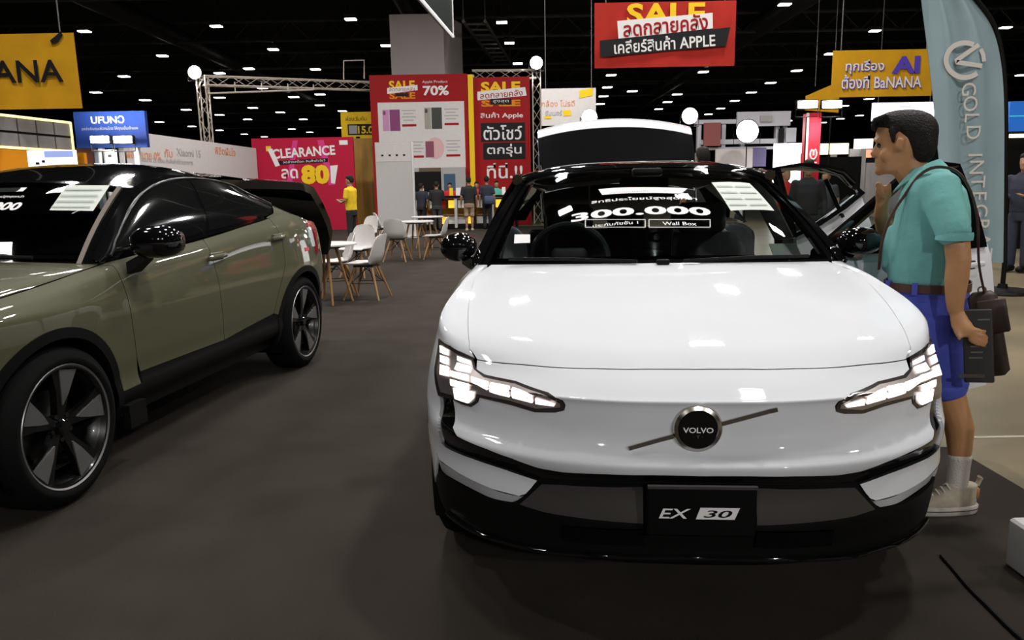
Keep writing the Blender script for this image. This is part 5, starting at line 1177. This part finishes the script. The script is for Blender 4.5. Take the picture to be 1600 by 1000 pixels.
# trusses
def truss(parent, a, b_, w=.29, nseg=None, m_=ALU):
    a, b_ = Vector(a), Vector(b_); d = (b_-a).normalized(); L_ = (b_-a).length; n = nseg or max(3, int(L_/.45))
    u = d.cross(Vector((0, 1, 0))).normalized(); v = d.cross(u).normalized(); cor = [(u*i+v*j)*w/2 for i, j in ((-1, -1), (1, -1), (1, 1), (-1, 1))]
    for c_ in cor: MB().tube([a+c_, b_+c_], .025, 6).build('chord', m_, parent)
    for f in range(4):
        z = MB(); pts = [a+d*(L_*k/n)+(cor[f] if k % 2 == 0 else cor[(f+1) % 4]) for k in range(n+1)]; z.tube(pts, .013, 4); z.build('lacing', m_, parent)
def floodlight(label, px, py, Y, sz_=.28, power=60, tilt=.2, wide=False, hold=None):
    P = at(px, py, Y=Y); t = thing('floodlight', label, 'lamp', P, math.atan2(-P.x, P.y)*.0)
    if wide: MB().rbox((0, .06, 0), (sz_*1.15, .12, sz_*.5), .02).build('housing', M_BLK_PLA, t, angle=40); MB().rbox((0, -.005, 0), (sz_*1.05, .03, sz_*.38), .012).build('lens', LAMP, t, angle=40)
    else: MB().lathe([(.001, .16), (sz_*.3, .15), (sz_*.52, .04), (sz_*.55, 0), (sz_*.5, .0)], 24, 'y').build('housing', M_BLK_PLA, t, angle=40); MB().lathe([(.001, -.04), (sz_*.3, -.03), (sz_*.5, .005)], 24, 'y').build('lens', LAMP, t, smooth=True)
    MB().tube([(-sz_*.6, .05, 0), (-sz_*.6, .05, -sz_*.65), (sz_*.6, .05, -sz_*.65), (sz_*.6, .05, 0)], .015, 6).build('bracket', M_BLK_PLA, t)
    if hold == 'floor': hold = P.z-sz_*.65
    if hold is not None: MB().cyl((0, .05, -sz_*.65), (0, .05, -sz_*.65-hold), .02, n=6).build('mount', M_BLK_PLA, t)
    d = bpy.data.lights.new('floodlight_beam', 'SPOT'); d.energy = power; d.spot_size = 2.2; d.shadow_soft_size = .12; d.color = (1, .97, .93)
    o = bpy.data.objects.new('floodlight_beam', d); COL.objects.link(o); o.parent = t; o.location = (0, -.05, 0); o.rotation_euler = (PI/2-tilt, 0, 0); return t
T1 = thing('lighting_truss', 'silver goalpost lighting truss left of the red price board', 'truss', (0, 0, 0))
a = at(316, 126, Y=26.5); foot = Vector((a.x, a.y, 0)); e = at(598, 120, Y=29.8); truss(T1, foot, (a.x, a.y, a.z+.15)); truss(T1, (a.x, a.y, a.z), (e.x, e.y, a.z+.12)); truss(T1, (e.x, e.y, 0), (e.x, e.y, a.z+.2))
lo_ = at(325, 146, Y=26.6); hi_ = at(490, 140, Y=27.9); MB().tube([lo_, hi_], .03, 5).build('lower_bar', ALU, T1)
for k in range(5): q = lo_.lerp(hi_, k/4); MB().tube([q, (q.x, q.y, a.z)], .018, 5).build('upright_bar', ALU, T1)
T2 = thing('lighting_truss', 'silver lighting truss above and right of the red promotion board', 'truss', (0, 0, 0))
a2, b2_ = at(738, 117, Y=29.4), at(838, 116, Y=29.4); truss(T2, a2, b2_); truss(T2, (b2_.x, b2_.y, 0), (b2_.x, b2_.y, b2_.z+.2)); truss(T2, (a2.x-.1, a2.y+.1, 0), (a2.x-.1, a2.y+.1, a2.z))
fr_ = thing('wire_frame', 'thin wire frame standing on the left truss', 'frame', (0, 0, 0)); MB().tube([at(537, 124, Y=28.4), at(537, 95, Y=28.4), at(569, 94, Y=28.5), at(569, 123, Y=28.5)], .025, 5).build('wire', ALU, fr_)
floodlight('dazzling floodlight on the corner of the left truss', 304, 113, 26.3, .42, 900, hold=.1)
floodlight('dazzling floodlight on the corner of the right truss', 838, 98, 29.1, .45, 900, hold=.1)
for px, lb in ((156, 'left'), (192, 'right')): floodlight('%s lamp of the twin floodlights before the blue sign' % lb, px, 218, 16.8, .37, 400, wide=True, hold='floor')
for px, lb in ((1262, 'left'), (1300, 'right')): floodlight('%s lamp of the twin floodlights above the red post' % lb, px, 163, 24, .56, 600, wide=True, hold='floor')
floodlight('floodlight shining just above the raised tailgate', 921, 183, 22, .42, 900, hold='floor'); floodlight('floodlight shining right of the raised tailgate', 1078, 181, 23, .45, 900, hold='floor'); floodlight('large floodlight hung on the grey booth frame', 1168, 205, 27, .75, 1100, hold='floor')
# red post with power emblem
r, rect, txt, loc, (sx, sz, W, Hh) = board('red_pylon', 'tall red pylon with a white emblem behind the rear door', 'pylon', (1261, 177, 1280, 330), 24.5, .5, mat('pylon_red', (.62, .03, .05), .4, spec=.1), ground=True); rect(1257, 177, 1261, 330, WHT, 1, nm='white_side')
em = MB(); em.tube([loc(1270+5*math.cos(t), 241+8*math.sin(t), 2) for t in np.linspace(-1.2, 4.3, 20)], .03, 5).build('emblem_ring', WHT, r); rect(1269, 234, 1271.5, 243, WHT, 2, nm='emblem_bar'); rect(1265, 253, 1276, 255, WHT, 2, nm='emblem_bar')
# grey-white booth frame in the centre distance
bf = thing('booth_frame', 'grey white open booth frame with sign behind the rear door', 'booth', (0, 0, 0)); Yb = 28.5
GW = mat('booth_grey_white', (.50, .50, .54), .5)
for px in (1092, 1130, 1160, 1214, 1226): q = at(px, 200, Y=Yb); MB().box((q.x, Yb, at(px, 190, Y=Yb).z/2), (.14, .2, at(px, 190, Y=Yb).z)).build('upright', GW, bf)
for (x0, x1, y0, y1) in ((1085, 1228, 188, 192), (1092, 1226, 219, 224), (1092, 1214, 231, 233)):
    a, b_ = at(x0, y0, Y=Yb), at(x1, y1, Y=Yb); MB().box(((a.x+b_.x)/2, Yb-.05, (a.z+b_.z)/2), (b_.x-a.x, .2, max(a.z-b_.z, .06))).build('beam', GW, bf)
a, b_ = at(1149, 176, Y=Yb), at(1231, 197, Y=Yb); sg = MB().box(((a.x+b_.x)/2, Yb-.2, (a.z+b_.z)/2), (b_.x-a.x, .12, a.z-b_.z)).build('sign_panel', GW, bf); 
for (x0, y0, x1, y1, nm, mm) in ((1188, 181, 1206, 190, 'sign_print', GREYP), (1217, 201, 1224, 228, 'dark_panel', BLK), (1228, 200, 1243, 222, 'pale_panel', GW), (1100, 192, 1125, 228, 'red_panel', mat('dull_red', (.25, .07, .07), .6)), (1176, 231, 1196, 260, 'purple_panel', mat('booth_purple', (.12, .10, .22), .6)), (1118, 233, 1175, 262, 'shelf_panel', OFFW)):
    a, b_ = at(x0, y0, Y=Yb-.3), at(x1, y1, Y=Yb-.3); MB().box(((a.x+b_.x)/2, Yb-.3, (a.z+b_.z)/2), (b_.x-a.x, .08, a.z-b_.z)).build(nm, mm, bf)
r, rect, txt, loc, _ = board('display_screen', 'dazzling white screen left of the red pylon', 'screen', (1209, 224, 1258, 300), 27, .1, mat('white_led_wall', (1, 1, 1), .4, emit=2.2), ground=True); rect(1250, 240, 1256, 255, RED, 1, nm='screen_image')
r, rect, txt, loc, (sx, sz, W, Hh) = board('display_screen', 'bright white overhead screen above the man\'s head', 'screen', (1364, 160, 1460, 188), 26, .1, mat('white_led_wall2', (1, 1, 1), .4, emit=2.0)); rect(1404, 164, 1423, 169, mat('screen_lilac', (.6, .6, .85), .4, emit=1.0), 1, nm='screen_image'); hangers(r, W, Hh)
r, rect, txt, loc, _ = board('light_box', 'pale yellow light box right of the red pylon', 'light box', (1282, 224, 1326, 241), 29, .1, mat('yellow_lightbox', (1, .92, .5), .4, emit=1.6, ecol=(1, .92, .55))); MB().box((0, .05, -r.location.z/2), (.2, .1, r.location.z)).build('post', STEEL, r)
r, rect, txt, loc, _ = board('light_box', 'white light box beside the man\'s face', 'light box', (1336, 217, 1364, 232), 29.5, .1, mat('white_led_wall', (1, 1, 1))); MB().box((0, .05, -r.location.z/2), (.2, .1, r.location.z)).build('post', STEEL, r); 
r, rect, txt, loc, _ = board('counter_block', 'long dark counter behind the rear door window', 'counter', (1284, 245, 1345, 300), 27.6, .6, M_BLK_PLA, ground=True)
r, rect, txt, loc, _ = board('booth_wall', 'pale booth wall with orange light behind the man', 'wall panel', (1326, 232, 1420, 300), 30, .1, OFFW, ground=True); rect(1350, 228+6, 1360, 246, mat('orange_glow', (1, .35, .2), .4, emit=1.2), 1, nm='orange_lamp'); rect(1338, 246, 1366, 254, BLK, 1, nm='dark_band')
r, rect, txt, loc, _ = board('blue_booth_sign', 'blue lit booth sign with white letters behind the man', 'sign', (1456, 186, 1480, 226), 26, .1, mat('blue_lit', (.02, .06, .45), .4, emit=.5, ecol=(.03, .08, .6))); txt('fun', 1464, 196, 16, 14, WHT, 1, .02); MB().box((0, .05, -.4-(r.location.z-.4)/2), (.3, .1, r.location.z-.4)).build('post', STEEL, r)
r, rect, txt, loc, _ = board('dark_booth', 'dark booth block with red and yellow lights behind the man', 'booth', (1450, 226, 1482, 330), 25, .5, M_BLK_PLA, ground=True); rect(1466, 222+6, 1474, 234, mat('red_glow', (1, .02, .02), .4, emit=1), 1, nm='red_lamp'); rect(1464, 238, 1474, 246, YEL, 1, nm='yellow_sign')
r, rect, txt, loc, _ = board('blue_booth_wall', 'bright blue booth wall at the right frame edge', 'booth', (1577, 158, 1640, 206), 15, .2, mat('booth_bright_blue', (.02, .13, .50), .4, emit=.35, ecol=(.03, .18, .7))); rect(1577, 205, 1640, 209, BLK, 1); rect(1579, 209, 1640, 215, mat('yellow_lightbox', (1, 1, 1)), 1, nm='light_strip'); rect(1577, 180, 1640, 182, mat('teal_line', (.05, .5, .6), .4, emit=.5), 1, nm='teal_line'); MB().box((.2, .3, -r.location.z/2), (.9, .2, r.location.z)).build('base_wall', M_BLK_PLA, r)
# feather flag
ff = thing('feather_flag', 'tall pale blue feather flag with ring emblem and vertical lettering', 'flag', (0, 0, 0)); Yf = 9.3
M_FLAG = mat('pale_blue_flag', (.26, .36, .40), .75, noise=.10, nscale=1.5, bump=.3, bscale=3)
Lp = [(1436, -60), (1441, 0), (1452, 80), (1461, 160), (1468, 240), (1476, 320), (1484, 410)]; Rp = [(1470, -60), (1522, 0), (1549, 40), (1562, 90), (1567, 160), (1567, 280), (1566, 410)]
lf = [at(x, y, Y=Yf) for x, y in Lp]; rt = [at(x, y, Y=Yf) for x, y in Rp]
lf, rt = spl(lf, 30), spl(rt, 30); ng = 16
gf = [[a.lerp(b_, i/ng)+Vector((0, .035*math.sin(i*.9+j*.12)*(1-i/ng*.3), 0)) for i in range(ng+1)] for j, (a, b_) in enumerate(zip(lf, rt))]
MB().loft(gf, False).loft([[q+Vector((0, .006, 0)) for q in r_] for r_ in gf], False, flip=True).build('flag_cloth', M_FLAG, ff, smooth=True)
pole = [q+Vector((.03, 0, 0)) for q in rt]+[Vector((rt[-1].x+.03, Yf, .06))]
MB().tube(pole, .028, 8).build('pole', M_BLK_PLA, ff, smooth=True); MB().lathe([(.001, .10), (.05, .10), (.06, .05), (.32, .03), (.34, 0), (.001, 0)], 28, 'z', (rt[-1].x+.03, Yf, 0)).build('foot', M_BLK_PLA, ff, angle=40)
FLT = mat('flag_print_cream', (.62, .58, .54), .7); cF = at(1504, 95, Y=Yf); k_ = at(1505, 95, Y=Yf).x-cF.x
def fp(px, py): q = at(px, py, Y=Yf); return Vector((q.x, Yf-.042, q.z))
MB().ribbon([fp(1504+29*math.cos(t), 95+27*math.sin(t)) for t in np.linspace(.85, 5.2, 30)], .055, (0, -1, 0), .004).build('emblem_ring', FLT, ff); MB().ribbon([fp(1531, 104), fp(1491, 98), fp(1489.5, 96.5), fp(1526, 71)], .05, (0, -1, 0), .004).build('emblem_arrow', FLT, ff); MB().ribbon([fp(1534, 97), fp(1532.5, 86), fp(1529, 78)], .045, (0, -1, 0), .004).build('emblem_ring_end', FLT, ff)
for k, ch in zip((0, 1, 2, 3, 4.55, 5.4, 6.4, 7.4, 8.4, 9.4, 10.4, 11.4), 'GOLDINTEGRATE'):
    py = 140+k*22.5; px = 1511+k*2.2
    if py > 400: break
    o = place('lettering', text_mesh('lettering', ch, 1, FLT, None, .165 if ch != 'I' else .165, 0, .0), ff); o.matrix_local = Matrix.Translation(fp(px, py)) @ Matrix.Rotation(PI/2, 4, 'Y') @ Matrix.Rotation(PI/2, 4, 'X')

# ------------------------------------------------------------------ counters, standee, furniture, crowd
def xw(px, py, Y): return at(px, py, Y=Y).x
cy_ = 26.2; x0, x1 = xw(652, 308, cy_), xw(800, 308, cy_); zt_ = at(700, 306, Y=cy_).z
ctr = thing('sales_counter', 'long black topped sales counter with lit yellow and white shelves', 'counter', ((x0+x1)/2, cy_, 0)); W = x1-x0
MB().box((0, .35, zt_-.04), (W, .8, .08)).build('counter_top', M_BLK_PLA, ctr); MB().box((0, .7, zt_/2-.05), (W, .06, zt_-.1)).build('back_panel', WOODY, ctr); MB().box((0, .35, .08), (W, .7, .16)).build('plinth', M_BLK_PLA, ctr); MB().box((0, .35, .48), (W-.1, .6, .04)).build('shelf', mat('shelf_wood', (.25, .12, .05), .6), ctr)
for i in range(6): MB().box((-W/2+.05+i*(W-.1)/5, .02, zt_/2), (.09, .09, zt_-.1)).build('leg_post', M_BLK_PLA if i % 2 else STEEL, ctr)
LITY = mat('lit_yellow_panel', (1, .62, .02), .5, emit=.8, ecol=(1, .62, .05)); LITW = mat('lit_white_panel', (.55, .55, .48), .5, emit=.12)
for i in range(10):
    xx = -W/2+.18+i*(W-.3)/9
    MB().box((xx, .10, zt_-.28), (.22, .05, .26)).build('lit_panel', (LITY, LITW, RED, LITY, LITW)[i % 5], ctr); MB().box((xx, .15, .30), (.26, .05, .24)).build('lit_panel', (LITW, OFFW, LITY)[i % 3], ctr)
for i, (px, mm, lb) in enumerate(((658, WHT, 'white'), (716, WHT, 'pale'), (704, YEL, 'yellow'), (787, WHT, 'small white'))):
    q = at(px, 300, Y=cy_); s = MB().box((0, 0, .13), (.20 if i == 1 else .12, .03, .26), Matrix.Rotation(-.15, 3, 'X')).box((0, .04, .01), (.14, .12, .02)).build('counter_card', mm); s.location = (q.x, cy_+.3, zt_); tag(s, '%s price card standing on the sales counter' % lb, 'card')
r, rect, txt, loc, _ = board('back_shelf', 'dim grey wall of shelves behind the sales counter', 'shelf', (644, 262, 728, 330), 28.3, .2, GREYP, ground=True); rect(648, 268, 690, 300, M_BLK_PLA, 1, nm='dark_recess'); rect(694, 272, 712, 300, mat('poster_navy', (.03, .08, .14), .5), 1, nm='poster'); rect(656, 262, 690, 268, mat('dull_brown', (.10, .07, .03), .6), 2, nm='header')
q = at(616, 372, Z=0); Ys = q.y; zz = at(616, 222, Y=Ys).z; xa, xb = xw(589, 300, Ys), xw(645, 300, Ys)
sd_ = thing('white_totem', 'tall white free-standing totem panel behind the white chairs', 'totem', ((xa+xb)/2, Ys, 0)); WW = xb-xa
MB().box((0, .12, zz/2), (WW, .24, zz)).build('body', mat('totem_white', (.52, .51, .50), .35, noise=.03), sd_); MB().box((0, -.004, zz-.28), (WW*.98, .008, .5)).build('header_panel', OFFW, sd_)
for k in range(4): MB().box((-WW*.3+k*WW*.2, -.012, zz-.36), (.06, .006, .05)).build('small_print', BLK, sd_)
MB().box((WW/2+.02, .12, zz/2), (.03, .26, zz)).build('edge_strip', WHT, sd_); MB().box((0, .15, .02), (WW+.2, .5, .04)).build('foot', STEEL, sd_)
# chairs
M_SHELL = mat('white_moulded_shell', (.62, .60, .58), .45); M_BEECH = mat('beech_wood', (.42, .22, .08), .5, noise=.3, nscale=12); M_WIRE = mat('black_wire', (.02, .018, .017), .5)
def make_chair():
    t = thing('shell_chair', '', 'chair'); g = []
    prof = [(.24, .452, .20, 0), (.215, .462, .225, .006), (.12, .445, .235, .02), (-.02, .435, .235, .03), (-.13, .445, .23, .035), (-.19, .49, .225, .04), (-.215, .56, .22, .045), (-.235, .66, .205, .04), (-.252, .75, .185, .03), (-.262, .80, .15, .02), (-.266, .82, .08, .01)]
    def row(off):
        return [[Vector((x+(cup*u*u*1.5 if i > 4 else 0), hw*u, z+off*(1 if i < 5 else 0)+(cup*u*u*1.2 if i <= 5 else 0)))+Vector((-off if i >= 5 else 0, 0, 0))*-1 for u in np.linspace(-1, 1, 11)] for i, (x, z, hw, cup) in enumerate(prof)]
    A_, B_ = row(0), row(-.012); m = MB(); m.loft(A_, False); m.loft(B_, False, flip=True)
    ea = [r[0] for r in A_]+A_[-1][1:]+[r[-1] for r in A_[::-1]][1:]; eb = [r[0] for r in B_]+B_[-1][1:]+[r[-1] for r in B_[::-1]][1:]; m.loft([ea, eb], False); m.loft([A_[0], B_[0]], False)
    m.build('seat_shell', M_SHELL, t, smooth=True)
    for sx_ in (-1, 1):
        for sy_ in (-1, 1): MB().tube([(sx_*.11-.01, sy_*.10, .41), (sx_*.235-.01, sy_*.225, .0)], [.019, .012], 8).build('leg', M_BEECH, t, smooth=True)
    MB().box((-.01, 0, .42), (.26, .24, .02)).build('mount_plate', M_WIRE, t)
    for s_ in (-1, 1):
        MB().tube([(.165-.01, s_*.16, .20), (-.01, -s_*.06, .40)], .006, 5).build('brace', M_WIRE, t); MB().tube([(-.165-.01, s_*.16, .20), (-.01, -s_*.06, .40)], .006, 5).build('brace', M_WIRE, t)
        MB().tube([(.15, s_*.16, .21), (-.17, s_*.16, .21)], .005, 5).build('brace', M_WIRE, t)
    return t
chair0 = make_chair(); first = [True]
def chair(px, py, face, label):
    P = at(px, py, Z=0); o = chair0 if first[0] else copy_tree(chair0); first[0] = False
    o.location = P; o.rotation_euler = (0, 0, math.radians(face)); o['label'] = label; o['group'] = 'white shell chairs in the waiting area'
def round_table(px, py, label, r_=.38, h_=.735):
    d = pray(px, py); t_ = (h_-CAMH)/d.z; P = Vector((0, 0, CAMH))+d*t_
    t = thing('round_table', label, 'table', (P.x, P.y, 0), .4, 'round white tables in the waiting area')
    MB().lathe([(.001, h_), (r_-.01, h_), (r_, h_-.006), (r_, h_-.022), (r_-.02, h_-.028), (.001, h_-.028)], 40, 'z').build('table_top', M_SHELL, t, angle=40)
    for k in range(4): a = k*PI/2; MB().tube([(.12*math.cos(a), .12*math.sin(a), h_-.03), (.30*math.cos(a), .30*math.sin(a), 0)], [.021, .013], 8).build('leg', M_BEECH, t, smooth=True)
    MB().box((0, 0, h_-.045), (.3, .3, .03)).build('mount_plate', M_WIRE, t)
    for k in range(2): a = k*PI/2+PI/4; MB().tube([(.17*math.cos(a), .17*math.sin(a), .42), (-.17*math.cos(a), -.17*math.sin(a), .42)], .006, 5).build('brace', M_WIRE, t)
round_table(508, 380, 'round white table nearest, half hidden by the olive car'); round_table(648, 345, 'round white table in front of the white totem'); round_table(668, 338, 'farthest round white table before the sales counter')
chair(527, 462, 200, 'white chair beside the nearest table, seen from its side back'); chair(574, 466, 168, 'white chair with its shaded back to the aisle, nearest of all')
chair(562, 432, 250, 'white chair behind the nearest pair of chairs'); chair(572, 398, 235, 'white chair farthest behind the nearest table'); chair(622, 408, 82, 'white chair with its back to the camera before the totem')
chair(682, 404, 178, 'white chair in side view nearest the sales counter'); chair(603, 385, 20, 'white chair left of the totem, half hidden')
# crowd
def g(px, py): p = at(px, py, Z=0); return (p.x, p.y)
crowd_person('man in yellow shirt and black trousers at a display', g(552, 384), 160, C_YEL, C_BLK, arms='forward', height=1.72)
crowd_person('man in black T-shirt and khaki shorts at the counter', g(734, 361), 95, C_BLK, C_KHAKI, short=True, arms='down', height=1.72)
pn = crowd_person('man in navy with a small pack at the counter', g(762, 358), 85, C_NAVY, C_BLK, height=1.74)
q = at(764, 313, Y=25.2); bk = MB().rbox((0, 0, 0), (.34, .14, .28), .05).build('waist_pack', cloth('pack_navy', (.05, .07, .13)), None, angle=50); bk.location = (q.x, g(762, 358)[1]-.22, q.z); tag(bk, 'navy pack worn on the back of the man in navy', 'bag')
crowd_person('person in dark shirt bending over the counter, left of the red staff', (at(682, 300, Y=25.4).x, 25.4), 90, C_BLK, C_GREY, sleeve='long', arms='forward', height=1.60)
crowd_person('person in dark clothes at the left end of the counter', (at(658, 300, Y=25.7).x, 25.7), 70, C_NAVY, C_BLK, height=1.55)
for px, lb, mm, h_ in ((703, 'red shirted staff member left of the man in khaki shorts', C_RED, 1.56), (745, 'red shirted staff member behind the man in khaki shorts', C_RED, 1.58), (776, 'person in mint green shirt behind the counter', C_TEAL2, 1.6), (803, 'red shirted staff member beside the white car roof edge', C_RED, 1.58)):
    crowd_person(lb, (at(px, 300, Y=27.6).x, 27.6), 270, mm, C_BLK, arms='forward', height=h_)
crowd_person('dark haired person behind the white car roof', (at(1098, 240, Y=9.5).x, 9.5), 95, C_GREY, C_BLK, height=1.80)
crowd_person('person in red shirt seen through the rear door window', (at(1226, 300, Y=15).x, 15), 300, C_RED, C_BLK, height=1.64)
crowd_person('person in black seen through the rear door window', (at(1262, 300, Y=12).x, 12), 250, C_BLK, C_BLK, sleeve='long', height=1.70)
crowd_person('person in dark grey at the right of the rear door window', (at(1290, 300, Y=16).x, 16), 230, C_GREY, C_BLK, arms='one', height=1.58)
crowd_person('person in navy clothes and white shoes at the right frame edge', g(1588, 424), 215, C_NAVY, C_NAVY, sleeve='long', arms='forward', height=1.72)
pf = at(1590, 430, Z=0); tag(MB().rbox((pf.x+1.0, pf.y+.9, .06), (3.0, .9, .12), .02).build('low_platform', M_BLK_PLA, None), 'low black platform behind the person at the right edge', 'platform') if False else None
# cable on the carpet, white stand foot at the right edge, painted line
pts = [at(x, y, Z=.006) for x, y in ((1470, 868), (1492, 893), (1512, 917), (1545, 950), (1580, 985), (1630, 1030))]
tag(MB().tube(spl(pts, 24), .006, 6).build('power_cable', M_BLK_PLA, None, smooth=True), 'thin black cable lying on the carpet at lower right', 'cable')
q = at(1602, 912, Z=0); st2 = MB().rbox((q.x+.075, q.y+.05, .09), (.12, .18, .18), .015).rbox((q.x+.12, q.y+.05, .55), (.05, .05, 1.0), .01).build('white_stand', STEEL, None, angle=40); tag(st2, 'white stand foot cut by the right frame edge', 'stand')
a, b_ = at(1512, 679, Z=.001), at(1640, 679, Z=.001); tag(MB().box(((a.x+b_.x)/2, (a.y+b_.y)/2, -.0105), ((b_.x-a.x), .03, .002)).build('trim_90', mat('faded_line_paint', (.30, .27, .20), .6)), 'faint white painted line on the concrete', kind='structure')
# ------------------------------------------------------------------ ceiling lamps
CL = [(132, 50), (338, 42), (427, 78), (254, 88), (194, 120), (150, 145), (227, 157), (291, 172), (249, 191), (389, 108), (343, 115), (300, 198), (343, 153), (343, 180), (343, 204), (395, 169), (387, 187), (382, 210), (548, 31), (603, 72), (493, 109), (410, 138), (459, 152), (438, 176), (456, 202), (500, 148), (500, 165), (474, 187), (484, 207), (535, 174), (532, 200), (413, 214), (784, 36), (796, 68), (809, 100), (1226, 8), (955, 118), (949, 137), (943, 151), (938, 163), (1029, 171), (1043, 160), (1058, 148), (1099, 113), (1245, 111), (1204, 130), (1174, 145), (1148, 158), (1126, 170), (1107, 179), (1297, 85), (1358, 155), (1319, 166), (1343, 181), (1313, 186), (1286, 192), (1232, 189), (1367, 49), (1571, 44), (1596, 118), (1120, 56), (988, 143)]
M_LENS = mat('ceiling_lamp_lens', (1, 1, 1), .4, emit=9, ecol=(1, .98, .95)); ZL = 8.6
lamp0 = thing('ceiling_lamp', 'small white rectangular lamp glowing on the dark ceiling', 'lamp', (0, 0, ZL), 0, 'rows of lamps on the dark ceiling')
MB().box((0, 0, .12), (.64, .5, .16)).build('housing', M_STEEL_DK, lamp0); MB().box((0, 0, .02), (.58, .42, .05)).build('lens', M_LENS, lamp0)
MB().cyl((0, 0, .18), (0, 0, 1.9), .015, n=5).build('hanging_rod', M_STEEL_DK, lamp0)
for i, (px, py) in enumerate(CL):
    P = at(px, py, Z=ZL); o = lamp0 if i == 0 else copy_tree(lamp0); o.location = P
    k = min(1.25, max(.8, P.y/50)); o.scale = (k, k, 1)
